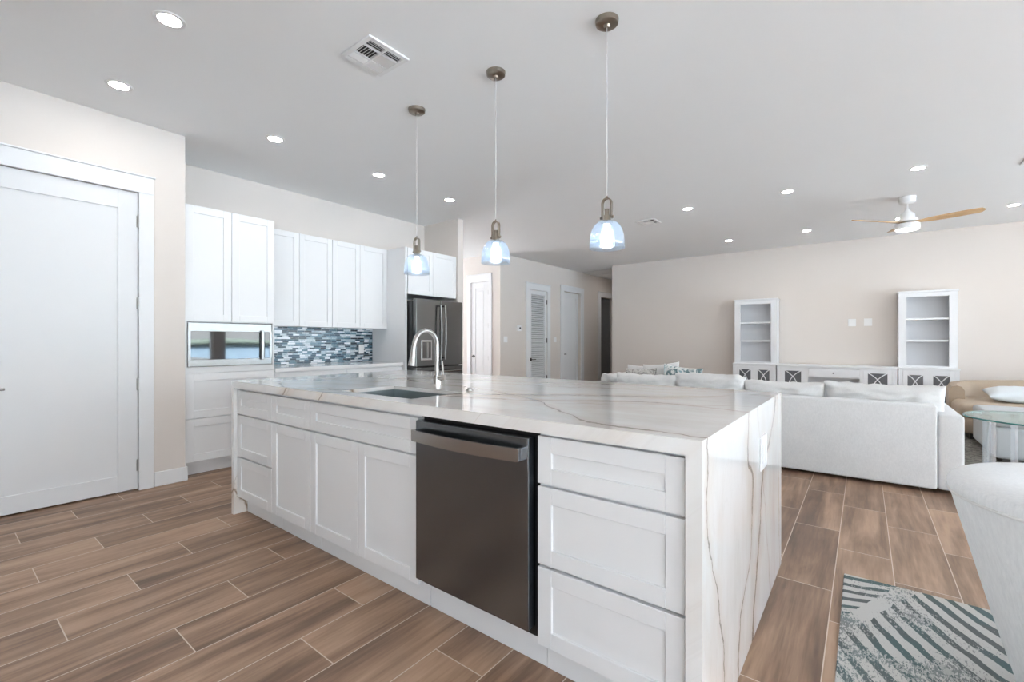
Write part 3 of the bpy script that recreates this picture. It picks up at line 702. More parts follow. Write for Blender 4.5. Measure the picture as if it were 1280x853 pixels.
# ------------------------------------------------------------------ kitchen wall units
FX = -4.65
g = .0018
tc = thing('tall_pantry_cabinet', 'tall white cabinet surrounding the microwave, beside the entry wall', 'cabinet', (-4.97, 1.77, 0))
b = MB(); ty0, ty1 = 1.392, 2.150
b.box(XK+.004, FX-.022, ty0, ty1, 1.355, 2.38).box(XK+.004, FX-.022, ty0, ty1, .10, .958).box(XK+.004, -5.15, ty0, ty1, .958, 1.355)
b.box(-5.15, FX-.003, ty0, ty0+.018, .90, 2.38).box(-5.15, FX-.003, ty1-.018, ty1, .10, 2.38)
b.box(FX-.03, FX-.002, ty0, ty1, .905, .957).box(XK+.01, -4.73, ty0+.01, ty1-.01, .001, .10)
part(b, 'cabinet_body', 'cab', tc)
mid = (ty0+ty1)/2-.008
for a, c in ((ty0, mid), (mid, ty1)): part(shaker(MB(), a+g, c-g, 1.360, 2.380, FX, .02, 'x+', rail=.066), 'door', 'cab', tc)
for z0, z1 in ((.125, .500), (.507, .900)): part(shaker(MB(), ty0+g, ty1-g, z0, z1, FX, .02, 'x+', rail=.066), 'drawer', 'cab', tc)

mw = thing('microwave_oven', 'built-in stainless microwave with dark glass door in the tall cabinet', 'microwave', (-4.9, 1.77, .96))
my0, my1, mz0, mz1 = 1.412, 2.130, .960, 1.350
part(MB().box(-5.13, FX-.012, my0, my1, mz0+.003, mz1-.003), 'microwave_body', 'black', mw)
b = MB(); b.box(FX-.012, FX+.014, my0, my1-.012, mz1-.078, mz1, r=.003).box(FX-.012, FX+.014, my0, my1-.012, mz0, mz0+.062, r=.003)
b.box(FX-.012, FX+.014, my0, my0+.020, mz0+.06, mz1-.076).box(FX-.012, FX+.014, my1-.030, my1-.010, mz0+.06, mz1-.076)
part(b, 'steel_frame', 'bright_ss', mw)
mg = part(MB().box(FX-.010, FX+.010, my0+.019, 2.008, mz0+.061, mz1-.077), 'oven_door', 'darkglass', mw)
part(MB().box(FX-.010, FX+.009, 2.055, my1-.029, mz0+.061, mz1-.077), 'control_panel', 'darkglass', mw)
b = MB(); b.box(FX+.03, FX+.042, 2.012, 2.038, mz0+.045, mz1-.06, r=.004).box(FX+.01, FX+.036, 2.014, 2.036, mz0+.05, mz0+.075).box(FX+.01, FX+.036, 2.014, 2.036, mz1-.09, mz1-.065)
subpart(b, 'handle', 'bright_ss', mg, mw)

UX = -4.962
def upper(x, y0, y1, ym, z0, z1, label, name='wall_cabinet', grp=None):
    r = thing(name, label, 'cabinet', ((XK+x)/2, (y0+y1)/2, z0))
    if grp: r['group'] = grp
    part(MB().box(XK+.004, x-.021, y0+.001, y1-.001, z0+.003, z1), 'cabinet_body', 'cab', r)
    for a, c in ((y0, ym), (ym, y1)): part(shaker(MB(), a+g, c-g, z0, z1, x, .02, 'x+', rail=.060), 'door', 'cab', r)
    return r
upper(UX, 2.153, 2.962, 2.565, 1.348, 2.382, 'white two-door wall cabinet directly right of the tall cabinet', grp='white wall cabinets above the mosaic')
upper(UX, 2.964, 3.742, 3.335, 1.348, 2.382, 'white two-door wall cabinet nearest the refrigerator panel', grp='white wall cabinets above the mosaic')
upper(-4.60, 3.790, 4.660, 4.215, 1.790, 2.382, 'white two-door cabinet mounted over the refrigerator')
tag(MB().box(XK+.004, -4.598, 3.745, 3.772, 0.001, 2.384).build('refrigerator_side_panel', 'cab'), 'tall white end panel left of the refrigerator', 'panel')
# base run + counter
tag(MB().box(XK+.003, -4.630, 2.153, 3.742, .876, .914, r=.002, seg=1).build('wall_countertop', 'white_quartz'), 'glossy white worktop under the blue mosaic along the kitchen wall', 'countertop')
for y0, y1, lb in ((2.153, 2.950, 'white base cabinet under the wall worktop, next to the tall cabinet'), (2.952, 3.742, 'white base cabinet under the wall worktop, next to the refrigerator panel')):
    r = thing('base_cabinet', lb, 'cabinet', (-4.97, (y0+y1)/2, 0), group='white base cabinets along the kitchen wall')
    part(MB().box(XK+.004, FX-.021, y0, y1, .10, .874).box(XK+.01, -4.73, y0, y1, .001, .10), 'cabinet_body', 'cab', r)
    part(shaker(MB(), y0+g, y1-g, .715, .862, FX, .02, 'x+', rail=.045), 'drawer', 'cab', r)
    ym = (y0+y1)/2
    for a, c in ((y0, ym), (ym, y1)): part(shaker(MB(), a+g, c-g, .125, .709, FX, .02, 'x+'), 'door', 'cab', r)
struct(MB().box(XK, XK+.008, 2.153, 3.742, .915, 1.351), 'trim_7', 'mosaic')
bpy.data.objects['trim_7'].name = 'wall_backsplash_tiles'
o = thing('power_outlet', 'white outlet plate on the blue glass mosaic backsplash', 'outlet', (XK+.01, 3.565, 1.08))
part(MB().box(XK+.0085, XK+.014, 3.53, 3.605, 1.02, 1.14, r=.002), 'cover_plate', 'plate', o)

# refrigerator
fr = thing('refrigerator', 'black stainless french door refrigerator between white panel and wall nib', 'refrigerator', (-4.85, 4.21, 0))
ry0, ry1, rf = 3.790, 4.625, -4.432
part(MB().box(XK+.05, rf-.085, ry0, ry1, .02, 1.70), 'refrigerator_body', 'black', fr)
def curved_door(y0, y1, z0, z1, x, t_, bulge):
    b = MB(); n = 12; P = []
    for k in range(n+1):
        q = k/n; y = ry0+(ry1-ry0)*((y0+(y1-y0)*q)-ry0)/(ry1-ry0); s_ = ((y-ry0)/(ry1-ry0)*2-1)
        P.append((x-bulge*s_*s_, y))
    pts = [(x-t_, y0)]+P+[(x-t_, y1)]
    return b.prism(pts, z0, z1)
ys = 4.200
ld = part(curved_door(ry0+.001, ys-.003, .862, 1.725, rf, .075, .012), 'left_door', 'fridgess', fr, bevel=.006)
rd = part(curved_door(ys+.003, ry1-.001, .862, 1.725, rf, .075, .012), 'right_door', 'fridgess', fr, bevel=.006)
fd = part(curved_door(ry0+.001, ry1-.001, .075, .850, rf, .075, .012), 'freezer_drawer', 'fridgess', fr, bevel=.006)
def bow(y):
    b = MB(); P = []
    for k in range(17):
        t_ = k/16; P.append((rf+.042+.016*math.sin(PI*t_), y, .945+.715*t_))
    b.tube(P, .0125, 12).tube([(rf-.002, y, .962), (rf+.043, y, .962)], .010, 10).tube([(rf-.002, y, 1.645), (rf+.043, y, 1.645)], .010, 10); return b
subpart(bow(ys-.038), 'handle', 'bright_ss', ld, fr, smooth='auto'); subpart(bow(ys+.038), 'handle', 'bright_ss', rd, fr, smooth='auto')
b = MB(); b.tube([(rf+.045, ry0+.08, .79), (rf+.05, 4.2, .79), (rf+.045, ry1-.08, .79)], .012, 12).tube([(rf, ry0+.1, .79), (rf+.045, ry0+.1, .79)], .01).tube([(rf, ry1-.1, .79), (rf+.045, ry1-.1, .79)], .01)
subpart(b, 'handle', 'bright_ss', fd, fr, smooth='auto')
b = MB(); b.box(rf-.006, rf+.001, 3.865, 4.045, .94, 1.20, r=.003)
dp = subpart(b, 'water_dispenser', 'handle_ss', ld, fr)
b = MB(); b.box(rf+.001, rf+.003, 3.885, 4.025, .965, 1.175); subpart(b, 'dispenser_recess', 'darkglass', ld, fr)
b = MB(); b.box(rf+.003, rf+.006, 3.95, 3.985, .97, 1.17); subpart(b, 'dispenser_paddle', 'bright_ss', ld, fr)

# ------------------------------------------------------------------ pendants
def pendant(x, label):
    r = thing('pendant_lamp', label, 'pendant lamp', (x, 2.275, 1.69), group='three glass pendant lamps over the island')
    H = ZC-1.69
    part(MB().lathe([(0, H-.042), (.012, H-.040), (.018, H-.030), (.052, H-.028), (.060, H-.022), (.063, H-.002), (.063, H), (0, H)]), 'ceiling_canopy', 'nickel', r, smooth='auto', local=True)
    part(MB().tube([(0, 0, .27), (0, 0, H-.035)], .0022, 8), 'cord', 'cord', r, local=True, smooth=True)
    b = MB(); b.lathe([(0, .178), (.020, .178), (.022, .172), (.022, .150), (.027, .148), (.030, .140), (.030, .128), (0, .128)], n=28)
    b.lathe([(0, .215), (.013, .213), (.014, .178), (0, .178)], n=20)
    part(b, 'socket_cap', 'nickel', r, local=True, smooth='auto')
    b = MB(); Y = []
    for k in range(21):
        a = PI*k/20; Y.append((.026*math.cos(a), .245+.026*math.sin(a)))
    Y = [(.026, .16)]+Y+[(-.026, .16)]
    b.flat(Y, .006, 'y', -.010, .010)
    b.cyl((.032, 0, .168), 'x', .008, .014, 12).cyl((-.032, 0, .168), 'x', .008, .014, 12).cyl((0, 0, .275), 'z', .005, .02, 10)
    part(b, 'yoke_bracket', 'nickel', r, local=True)
    prof = [(.030, .146), (.050, .138), (.067, .121), (.080, .096), (.088, .064), (.0915, .030), (.092, .0), (.0945, .0), (.094, .030), (.0905, .065), (.0825, .098), (.069, .124), (.051, .141), (.030, .149)]
    part(MB().lathe(prof, n=72), 'glass_shade', 'shade', r, local=True, smooth=True)
    bb = MB().lathe([(0, .010), (.018, .014), (.029, .032), (.033, .055), (.030, .076), (.021, .094), (.017, .108), (.017, .128), (0, .128)], n=24)
    part(bb, 'bulb', 'bulb', r, local=True, smooth=True)
    return r
p0 = pendant(-1.105, 'rightmost, nearest glass pendant lamp over the island')
dup(p0, (-1.889, 2.275, 1.69), label='middle glass pendant lamp of the three over the island')
dup(p0, (-2.66, 2.275, 1.69), label='leftmost glass pendant lamp, hanging in front of the refrigerator cabinet')

# ------------------------------------------------------------------ ceiling lights, vents
rl = None
LG = 'round recessed ceiling lights'
spots = [(-2.979, .822, 'largest recessed ceiling light, at the upper left nearest the camera'),
 (-4.014, .823, 'recessed ceiling light above the tall panelled entry door'),
 (-4.014, 1.862, 'recessed ceiling light in front of the tall microwave cabinet'),
 (-4.03, 2.935, 'recessed ceiling light in front of the wall cabinets, mid row'),
 (-4.05, 3.984, 'recessed ceiling light in front of the refrigerator, end of the kitchen row'),
 (-1.84, 6.17, 'recessed ceiling light beside the small ceiling vent right of the near pendant'),
 (-.708, 6.17, 'recessed ceiling light midway between the small ceiling vent and the fan'),
 (.432, 6.13, 'recessed ceiling light directly above the ceiling fan in the picture'),
 (-1.86, 8.56, 'recessed ceiling light near the media wall, leftmost of its row'),
 (-.72, 8.54, 'recessed ceiling light near the media wall, left of the fan blades'),
 (.412, 8.50, 'recessed ceiling light glowing just behind the fan motor'),
 (1.518, 8.55, 'recessed ceiling light at the far right edge near the media wall')]
for x, y, lb in spots:
    if rl is None:
        rl = thing('recessed_light', lb, 'ceiling light', (x, y, ZC), group=LG)
        part(MB().lathe([(.052, -.001), (.054, -.006), (.072, -.005), (.076, 0), (.052, 0)], n=40), 'trim_ring', 'fanwhite', rl, local=True, smooth='auto')
        part(MB().lathe([(0, -.003), (.052, -.003), (.052, -.0005), (0, -.0005)], n=40), 'lens', 'lamp', rl, local=True)
        base_l = rl
    else: dup(base_l, (x, y, ZC), label=lb)
dup(base_l, (-4.85, 11.2, ZC), label='recessed ceiling light at the end of the hallway')
dup(base_l, (-7.5, 5.9, ZC), label='added unseen fill light deep in the side passage ceiling')  # unseen lamp added to brighten the hall door
dup(base_l, (-6.55, 5.9, ZC), label='added unseen fill light in the side passage ceiling behind the refrigerator wall')  # second unseen lamp put in to lift the passage

def vent(x, y, label, s_=.29):
    r = thing('ceiling_vent', label, 'vent', (x, y, ZC), group='square ceiling air vents')
    h = s_/2; i = h-.030
    f = MB(); f.box(-h, h, -h, -i, -.012, 0, r=.002, seg=1).box(-h, h, i, h, -.012, 0, r=.002, seg=1).box(-h, -i, -i, i, -.012, 0).box(i, h, -i, i, -.012, 0)
    f.box(-i, i, -.005, .005, -.012, -.002).box(-.045-.004, -.045+.004, -i, i, -.012, -.002).box(.055-.004, .055+.004, -i, i, -.012, -.002)
    part(f, 'frame', 'fanwhite', r, local=True)
    part(MB().box(-i, i, -i, i, -.0015, -.0005), 'duct_shadow_plate', 'gap', r, local=True)
    b = MB()
    def slat(cx, cy, lx, ly, ang, ax):
        m4 = Matrix.Translation((cx, cy, -.0075)) @ Matrix.Rotation(ang, 4, ax); b.box(-lx/2, lx/2, -ly/2, ly/2, -.0008, .0008, mat=m4)
    for sgn in (-1, 1):
        cy = sgn*(i/2+.0025); ly = i-.006
        for k in range(3): slat(.068+k*.017, cy, .013, ly, math.radians(38), 'Y')
        for k in range(3): slat(-.062-k*.018, cy, .015, ly, math.radians(-38), 'Y')
        for k in range(6):
            yy = cy-ly/2+ly*(k+.5)/6; slat(.005, yy, .092, .014, math.radians(-38*sgn), 'X')
    part(b, 'louvre_blades', 'fanwhite', r, local=True)
    return r
v0 = vent(-2.365, 1.695, 'white square ceiling air vent near the camera, above the island sink')
dup(v0, (-2.50, 6.49, ZC), label='small-looking far ceiling vent right of the near pendant lamp')
dup(v0, (1.36, 6.47, ZC), label='ceiling vent at the far right picture edge')

# ceiling fan
cf = thing('ceiling_fan', 'white ceiling fan with three light oak blades and a lit drum lamp', 'ceiling fan', (.415, 7.304, ZC))
part(MB().lathe([(0, -.085), (.060, -.085), (.078, -.070), (.084, -.004), (.084, 0), (0, 0)], n=36), 'ceiling_canopy', 'fanwhite', cf, local=True, smooth='auto')
part(MB().tube([(0, 0, -.08), (0, 0, -.19)], .013, 14), 'downrod', 'fanwhite', cf, local=True, smooth='auto')
part(MB().lathe([(0, -.145), (.020, -.150), (.034, -.175), (.060, -.20), (.073, -.215), (.075, -.262), (.10, -.268), (.105, -.30), (0, -.30)], n=36), 'motor_housing', 'fanwhite', cf, local=True, smooth='auto')
part(MB().lathe([(0, -.325), (.118, -.325), (.122, -.33), (.122, -.385), (.112, -.392), (0, -.392)], n=40), 'lamp_drum', 'fanwhite', cf, local=True, smooth='auto')
part(MB().lathe([(0, -.404), (.08, -.403), (.110, -.396), (.112, -.391), (0, -.391)], n=40), 'lamp_lens', 'fanlamp', cf, local=True, smooth=True)
FAN_A = [-7, 101, 217]
for aa in FAN_A:
    a = math.radians(aa); b = MB(); n = 26; top = []; bot = []
    for k in range(n+1):
        t_ = k/n; rr = .02+.64*t_
        wd = .030+.028*math.sin(min(1, t_*1.5)*PI/2)+(.006*math.sin(t_*PI))
        if t_ > .93: wd *= math.sqrt(max(.05, 1-((t_-.93)/.07)**2))
        tw = math.radians(-13)*min(1, t_*3); zz = -.312+.035*t_
        top.append([b.b.verts.new((rr, q*wd*math.cos(tw), zz+q*wd*math.sin(tw)+.005*(1-abs(q))+.002)) for q in (-1, -.5, 0, .5, 1)])
        bot.append([b.b.verts.new((rr, q*wd*math.cos(tw), zz+q*wd*math.sin(tw)-.004)) for q in (-1, -.5, 0, .5, 1)])
    for k in range(n):
        for q in range(4):
            b.b.faces.new((top[k][q], top[k+1][q], top[k+1][q+1], top[k][q+1])); b.b.faces.new((bot[k][q], bot[k][q+1], bot[k+1][q+1], bot[k+1][q]))
        for q in (0, 4): b.b.faces.new((top[k][q], bot[k][q], bot[k+1][q], top[k+1][q]))
    for k in (0, n):
        for q in range(4): b.b.faces.new((top[k][q], top[k][q+1], bot[k][q+1], bot[k][q]))
    o = part(b, 'blade', 'oak', cf, local=True, smooth='auto'); o.rotation_euler = (0, 0, a)

# ------------------------------------------------------------------ wall devices
def plate(name, label, cat, loc, axis, w_=.075, h_=.12, insert='plate'):
    r = thing(name, label, cat, loc)
    x, y, z = loc
    if axis == 'x+':
        part(MB().box(x, x+.006, y-w_/2, y+w_/2, z-h_/2, z+h_/2, r=.002), 'cover_plate', 'plate', r)
        part(MB().box(x+.006, x+.009, y-w_*.22, y+w_*.22, z-h_*.28, z+h_*.28, r=.001, seg=1), 'rocker', insert, r)
    else:
        part(MB().box(x-w_/2, x+w_/2, y-.006, y, z-h_/2, z+h_/2, r=.002), 'cover_plate', 'plate', r)
        part(MB().box(x-w_*.22, x+w_*.22, y-.009, y-.006, z-h_*.28, z+h_*.28, r=.001, seg=1), 'socket', insert, r)
    return r
th = thing('thermostat', 'white thermostat with a dark round display left of the louvred door', 'thermostat', (XH, 7.6, 1.45))
part(MB().box(XH, XH+.02, 7.54, 7.68, 1.395, 1.51, r=.004), 'casing', 'plate', th)
part(MB().cyl((XH+.024, 7.63, 1.455), 'x', .022, .012), 'dial', 'black', th)
plate('light_switch', 'white switch plate low left of the louvred door', 'light switch', (XH, 7.17, 1.22), 'x+', .12)
plate('light_switch', 'white switch plate between the louvred door and the plain hall door', 'light switch', (XH, 9.02, 1.22), 'x+', .12)
plate('wall_outlet', 'left of two white outlet plates on the media wall', 'outlet', (-.163, YM, 1.503), 'y-', .11, .125)
plate('wall_outlet', 'right of two white outlet plates on the media wall', 'outlet', (.054, YM, 1.505), 'y-', .11, .125)

# ------------------------------------------------------------------ media wall furniture
def lattice_door(root, x0, x1, z0, z1, yf):
    b = MB(); rl_ = .055; t_ = .02
    b.box(x0, x0+rl_, yf, yf+t_, z0, z1, r=.0015, seg=1).box(x1-rl_, x1, yf, yf+t_, z0, z1, r=.0015, seg=1)
    b.box(x0+rl_, x1-rl_, yf, yf+t_, z1-rl_, z1).box(x0+rl_, x1-rl_, yf, yf+t_, z0, z0+rl_)
    d = part(b, 'door', 'furn', root)
    subpart(MB().box(x0+rl_-.003, x1-rl_+.003, yf+.011, yf+.015, z0+rl_-.003, z1-rl_+.003), 'pane', 'smoked', d, root)
    L = MB(); a0, a1, c0, c1 = x0+rl_, x1-rl_, z0+rl_, z1-rl_; w_ = a1-a0; h_ = c1-c0
    nrep = max(1, round(h_/(w_*1.55)))
    for s_ in (0, 1):
        P = []
        for k in range(29):
            t2 = k/28; ph = abs(math.sin(PI*t2)) ** .8
            xx = a0+w_*(.02+.72*ph) if s_ == 0 else a1-w_*(.02+.72*ph)
            P.append((xx, c1-h_*t2))
        L.flat(P, .013, 'y', yf+.002, yf+.010)
    subpart(L, 'lattice', 'furn', d, root)
def tower(x0, x1, label):
    r = thing('bookcase_tower', label, 'bookcase', ((x0+x1)/2, 9.57, 0), group='white bookcase towers on the media wall')
    yf = 9.355; yh = 9.47; zc = .775; zt_ = 1.968
    b = MB(); b.box(x0+.01, x1-.01, yf+.022, YM-.018, .06, zc-.025).box(x0+.03, x1-.03, yf+.06, YM-.03, .001, .06)
    b.box(x0, x0+.05, yf, yf+.03, .001, zc-.025).box(x1-.05, x1, yf, yf+.03, .001, zc-.025)
    b.box(x0, x1, yf, yf+.022, zc-.055, zc-.025).box(x0, x1, yf, yf+.022, .05, .12)
    b.box(x0-.008, x1+.008, yf-.012, YM-.018, zc-.025, zc, r=.004)
    part(b, 'base_cabinet', 'furn', r)
    xm = (x0+x1)/2
    for a, c in ((x0+.052, xm-.001), (xm+.001, x1-.052)): lattice_door(r, a, c, .125, zc-.058, yf-.001)
    h = MB(); h.box(x0+.005, x0+.10, yh, yh+.022, zc, zt_-.03).box(x1-.10, x1-.005, yh, yh+.022, zc, zt_-.03).box(x0+.10, x1-.10, yh, yh+.022, zt_-.095, zt_-.03)
    h.box(x0+.005, x0+.028, yh+.022, YM-.02, zc, zt_-.03).box(x1-.028, x1-.005, yh+.022, YM-.02, zc, zt_-.03)
    h.box(x0-.006, x1+.006, yh-.012, YM-.018, zt_-.03, zt_, r=.004).box(x0+.10, x1-.10, yh, yh+.022, zc, zc+.03)
    part(h, 'hutch_frame', 'furn', r)
    part(MB().box(x0+.028, x1-.028, YM-.032, YM-.02, zc, zt_-.03), 'back_panel', 'furn_in', r)
    for z in (1.19, 1.53): part(MB().box(x0+.029, x1-.029, yh+.024, YM-.033, z-.015, z+.015), 'shelf', 'furn', r)
tower(-1.955, -1.245, 'white bookcase tower with lattice doors left of the media console')
tower(.428, 1.118, 'white bookcase tower with lattice doors right of the media console')
mc = thing('media_console', 'low white media console with lattice doors and centre drawer between the towers', 'media console', (-.41, 9.55, 0))
x0, x1, yf, zc = -1.228, .412, 9.335, .773
b = MB(); b.box(x0, x0+.06, yf, YM-.018, .001, zc-.025).box(x1-.06, x1, yf, YM-.018, .001, zc-.025)
b.box(x0+.42, x0+.465, yf, YM-.03, .001, zc-.025).box(x1-.465, x1-.42, yf, YM-.03, .001, zc-.025)
b.box(x0, x1, yf+.002, YM-.03, .05, .12).box(x0+.06, x1-.06, YM-.04, YM-.03, .12, zc-.03).box(x0, x1, yf+.002, yf+.02, zc-.05, zc-.02)
b.box(x0+.46, x1-.46, yf+.02, YM-.04, zc-.21, zc-.195)
b.box(x0-.008, x1+.008, yf-.014, YM-.018, zc-.025, zc, r=.004)
part(b, 'console_frame', 'furn', mc)
lattice_door(mc, x0+.062, x0+.418, .125, zc-.052, yf-.001); lattice_door(mc, x1-.418, x1-.062, .125, zc-.052, yf-.001)
dr = part(MB().box(x0+.468, x1-.468, yf-.003, yf+.018, zc-.195, zc-.055, r=.004).box(x0+.485, x1-.485, yf-.006, yf-.001, zc-.180, zc-.070, r=.002, seg=1), 'drawer', 'furn', mc)
subpart(MB().cyl(((x0+x1)/2, yf-.018, zc-.125), 'y', .011, .024, 14), 'knob', 'dark_metal', dr, mc)

# ------------------------------------------------------------------ sectional sofa
sf = thing('sectional_sofa', 'large ivory fabric sectional sofa with its back towards the island', 'sofa', (-1.0, 5.3, 0))
BY = 4.815
part(MB().box(-2.62, .452, BY, BY+.17, .03, .685, r=.018, seg=3), 'back_frame', 'sofa', sf, smooth='auto')
part(MB().box(.455, .605, BY+.012, 5.82, .03, .615, r=.022, seg=3), 'arm', 'sofa', sf, smooth='auto')
part(MB().box(-2.62, .453, BY+.172, 5.80, .03, .30, r=.012), 'seat_base', 'sofa', sf, smooth='auto')
part(MB().box(-2.80, -2.622, BY, 7.2, .03, .66, r=.02, seg=3), 'return_back_frame', 'sofa', sf, smooth='auto')
part(MB().box(-2.620, -1.72, 5.802, 7.2, .03, .30, r=.012), 'return_seat_base', 'sofa', sf, smooth='auto')
for k, (a, c) in enumerate(((-2.61, -1.70), (-1.695, -.98), (-.975, -.275), (-.27, .452))):
    part(MB().box(a, c, BY+.175, 5.84, .302, .46, r=.035, seg=4), 'seat_cushion', 'cushion', sf, smooth='auto')
part(MB().box(-2.61, -1.72, 5.845, 7.2, .302, .46, r=.035, seg=4), 'seat_cushion', 'cushion', sf, smooth='auto')
for k, (a, c, zt_) in enumerate(((-2.33, -1.625, .805), (-1.64, -.945, .825), (-.955, -.285, .795), (-.285, .525, .815))):
    m4 = Matrix.Translation(((a+c)/2, BY+.285, (.47+zt_)/2)) @ Matrix.Rotation(math.radians(7), 4, 'X')
    b = MB(); b.pillow(c-a+.01, zt_-.45, .21, m4, n=26, e=6, sag=.03 if k != 1 else -.03, wr=.017, seed=3+k*7)
    part(b, 'back_cushion', 'cushion', sf, smooth=True)
m4 = Matrix.Translation((-2.50, 5.45, .61)) @ Matrix.Rotation(math.radians(82), 4, 'Z') @ Matrix.Rotation(math.radians(8), 4, 'X')
part(MB().pillow(.66, .36, .2, m4, wr=.01, seed=44), 'back_cushion', 'cushion', sf, smooth=True)
def throw(label, mat, loc, rz, tilt, w_, h_, seed, cat='pillow', roll=0.0):
    r = MB(); r.pillow(w_, h_, .16, None, n=20, e=3.2, sag=0, wr=.004, seed=seed, pinch=.10)
    o = r.build('throw_pillow', mat, None, smooth=True)
    o.location = loc; o.rotation_euler = (tilt, roll, rz); tag(o, label, cat, 'throw pillows on the sectional'); return o
throw('pillow with a sea-green print leaning on the sofa back, left of the bookcase tower', 'pat_blue', (-1.68, 5.36, .685), .06, math.radians(-12), .44, .44, 5, roll=math.radians(6))
throw('grey-patterned pillow peeking above the leftmost sofa cushions', 'pat_grey', (-2.16, 5.36, .66), -.04, math.radians(-12), .40, .40, 9, roll=math.radians(-3))
throw('plain ivory pillow standing between the grey and sea-green patterned pillows', 'cushion', (-1.98, 5.58, .69), .0, math.radians(-12), .46, .46, 12, roll=math.radians(-6))
throw('plain white pillow at the far left end of the sofa', 'cushion', (-2.33, 5.82, .675), .0, math.radians(-12), .42, .40, 17)

# ------------------------------------------------------------------ dining side: rug and barrel chair
tag(MB().box(-.08, 1.45, .55, 2.858, .0005, .010, r=.003, seg=1).build('area_rug', 'rug'), 'grey and teal palm-leaf patterned rug under the round chair', 'rug')
ch = thing('barrel_chair', 'pale ribbed fabric barrel chair with piped rim standing on the patterned rug', 'chair', (.623, 2.124, .010))
def rimz(z): return z-.010
# outer wrap opens towards +x
a0, a1 = math.radians(48), math.radians(312)
prof = [(.222, .030), (.249, .128), (.301, .315), (.344, .485), (.380, .625), (.3905, .668), (.398, .690), (.400, .705), (.392, .722), (.372, .732), (.33, .738), (.26, .738), (.205, .730), (.185, .712), (.178, .60), (.175, .46), (.17, .30), (.16, .06), (.16, .03)]
part(MB().lathe(prof, n=88, a0=a0, a1=a1, close=True), 'wraparound_back', 'boucle', ch, local=True, smooth='auto')
P = []
for k in range(89):
    a = a0+(a1-a0)*k/88; P.append((.396*math.cos(a), .396*math.sin(a), .684))
part(MB().tube(P, .0055, 8), 'piping', 'cushion', ch, local=True, smooth=True)
part(MB().lathe([(0, .60), (.12, .595), (.16, .58), (.172, .55), (.17, .30), (.155, .10), (0, .10)], n=48), 'seat', 'boucle', ch, local=True, smooth='auto')
part(MB().lathe([(0, .0), (.20, .0), (.20, .035), (0, .035)], n=40), 'base', 'dark_metal', ch, local=True, smooth='auto')

# ------------------------------------------------------------------ living area at right
tag(MB().box(.66, 3.6, 5.66, 8.9, .0005, .014, r=.004, seg=1).build('living_room_rug', 'darkrug'), 'dark charcoal rug on the floor beyond the sofa', 'rug')
tb = thing('glass_side_table', 'round glass side table on clear legs beside the sofa arm', 'side table', (1.075, 5.11, 0))
part(MB().lathe([(0, .590), (.438, .590), (.438, .602), (0, .602)], n=64), 'glass_top', 'tableglass', tb, local=True)
part(MB().lathe([(.4385, .590), (.445, .592), (.445, .600), (.4385, .602)], n=64, close=True), 'glass_edge', 'glassedge', tb, local=True)
for a in (200, 245, 290, 335, 20, 65, 110, 155):
    q = math.radians(a); b = MB(); b.box(.30, .345, -.012, .012, .002, .588, r=.002, seg=1, mat=Matrix.Rotation(q, 4, 'Z')); part(b, 'leg', 'acrylic', tb, local=True)
    b = MB(); b.box(.295, .350, -.018, .018, .565, .589, mat=Matrix.Rotation(q, 4, 'Z')); part(b, 'leg_bracket', 'chrome', tb, local=True)
ot = thing('ottoman', 'pale grey upholstered ottoman behind the glass side table', 'ottoman', (1.56, 6.9, .015))
part(MB().box(-.56, .56, -.57, .57, .04, .34, r=.03, seg=3), 'body', 'greyup', ot, local=True, smooth='auto')
part(MB().box(-.565, .565, -.575, .575, .342, .440, r=.04, seg=4), 'top_cushion', 'greyup', ot, local=True, smooth='auto')
part(MB().box(-.5, .5, -.5, .5, .0, .04), 'plinth', 'dark_metal', ot, local=True)
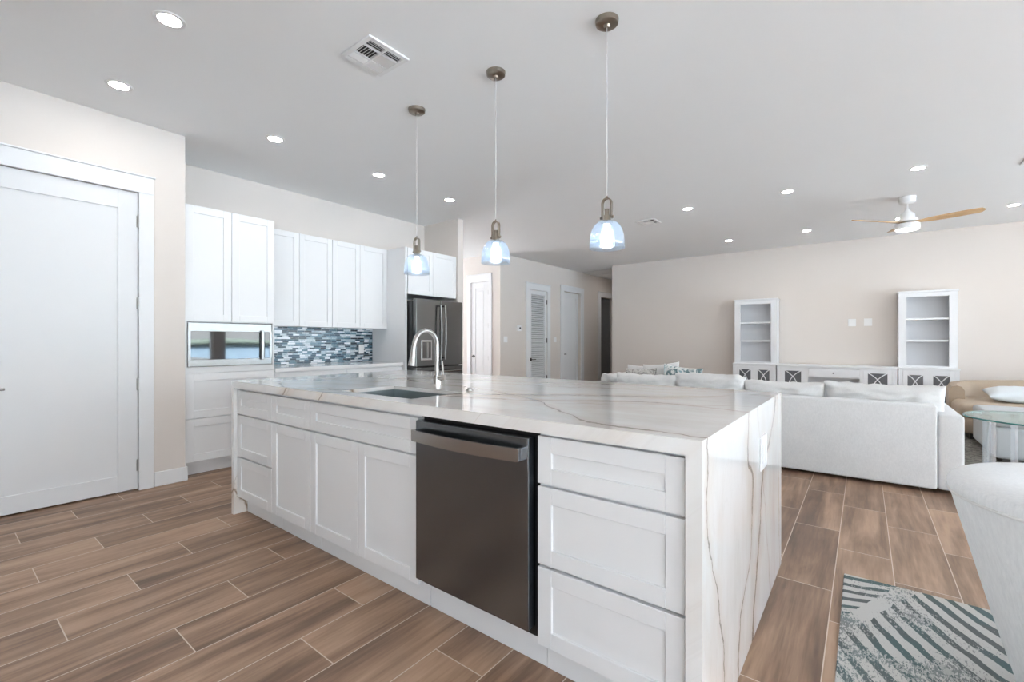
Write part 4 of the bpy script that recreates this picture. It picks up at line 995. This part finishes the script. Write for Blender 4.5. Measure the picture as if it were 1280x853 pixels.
# tan lounge chair
tn = thing('tan_armchair', 'wide tan leather lounge chair with a sloping back at the right edge', 'armchair', (1.95, 8.15, .015))
b = MB(); n = 40; prof_n = 9; cols = []
for k in range(n+1):
    t_ = k/n
    # plan path: left arm front -> back -> right arm front
    ang = math.radians(188)-math.radians(196)*t_
    px = 1.08*math.copysign(abs(math.cos(ang))**.25, math.cos(ang)); py = .66*max(0, math.sin(ang))**.5 - .02
    hgt = .60+.035*max(0, math.sin(ang))**.7+.09*(px+1.08)/2.16
    nx, ny = -px*.9, -(py+.4); l = math.hypot(nx, ny); nx /= l; ny /= l
    th_ = .15; row = []
    for (o_, z_) in ((0, .07), (0, hgt*.6), (0, hgt-.06), (.03, hgt-.012), (.075, hgt), (.12, hgt-.012), (th_, hgt-.06), (th_, .3), (th_, .07)):
        row.append(b.b.verts.new((px+nx*o_, py+ny*o_, z_)))
    cols.append(row)
for A, B in zip(cols, cols[1:]):
    for q in range(9): b.b.faces.new((A[q], B[q], B[(q+1) % 9], A[(q+1) % 9]))
b.b.faces.new(cols[0]); b.b.faces.new(list(reversed(cols[-1])))
part(b, 'curved_back', 'tan', tn, local=True, smooth='auto')
part(MB().box(-1.06, 1.0, -.58, .45, .26, .435, r=.075, seg=5), 'seat_cushion', 'tan', tn, local=True, smooth='auto')
part(MB().box(-1.03, .97, -.55, .45, .07, .255, r=.04, seg=3), 'seat_base', 'tan', tn, local=True, smooth='auto')
part(MB().box(-.95, .9, -.48, .4, .001, .07), 'plinth', 'dark_metal', tn, local=True)
o = MB().pillow(.95, .46, .17, Matrix.Rotation(math.radians(-84), 4, 'X'), n=20, e=3.5, sag=0, seed=21, pinch=.05).build('lumbar_pillow', 'bluecush', None, smooth=True)
o.location = (1.66, 8.02, .545); tag(o, 'pale icy-blue cushion lying on the tan lounge chair', 'pillow')

# ------------------------------------------------------------------ outside, seen in reflections through the glazing
struct(MB().box(XR+.3, XR+9, -16, 26, -.2, -.05).box(-9, XR+.3, -16, YB-.2, -.2, -.05), 'floor_patio', 'deck')  # unseen paving, widened to bounce sunlight up onto the ceiling
struct(MB().box(XR+9, 260, -180, 200, -1.6, -1.5), 'floor_water', 'water')
b = MB(); random.seed(4); n = 120; rows = []
for k in range(n+1):
    y = -170+350*k/n; h = 3.3+1.2*mnoise.noise(Vector((k*.17, 0, 0)))+1.2*mnoise.noise(Vector((k*.6, 3, 0)))
    rows.append([b.b.verts.new(v) for v in ((190, y, -1.5), (188, y, h*.6-1.5), (196, y, h-1.5), (215, y, h*.8-1.5), (225, y, -1.5))])
for A, B in zip(rows, rows[1:]):
    for q in range(4): b.b.faces.new((A[q], B[q], B[q+1], A[q+1]))
struct(b, 'floor_far_shore', 'leaf', smooth=True)
for o in bpy.data.objects:
    if '_w' in o: del o['_w']
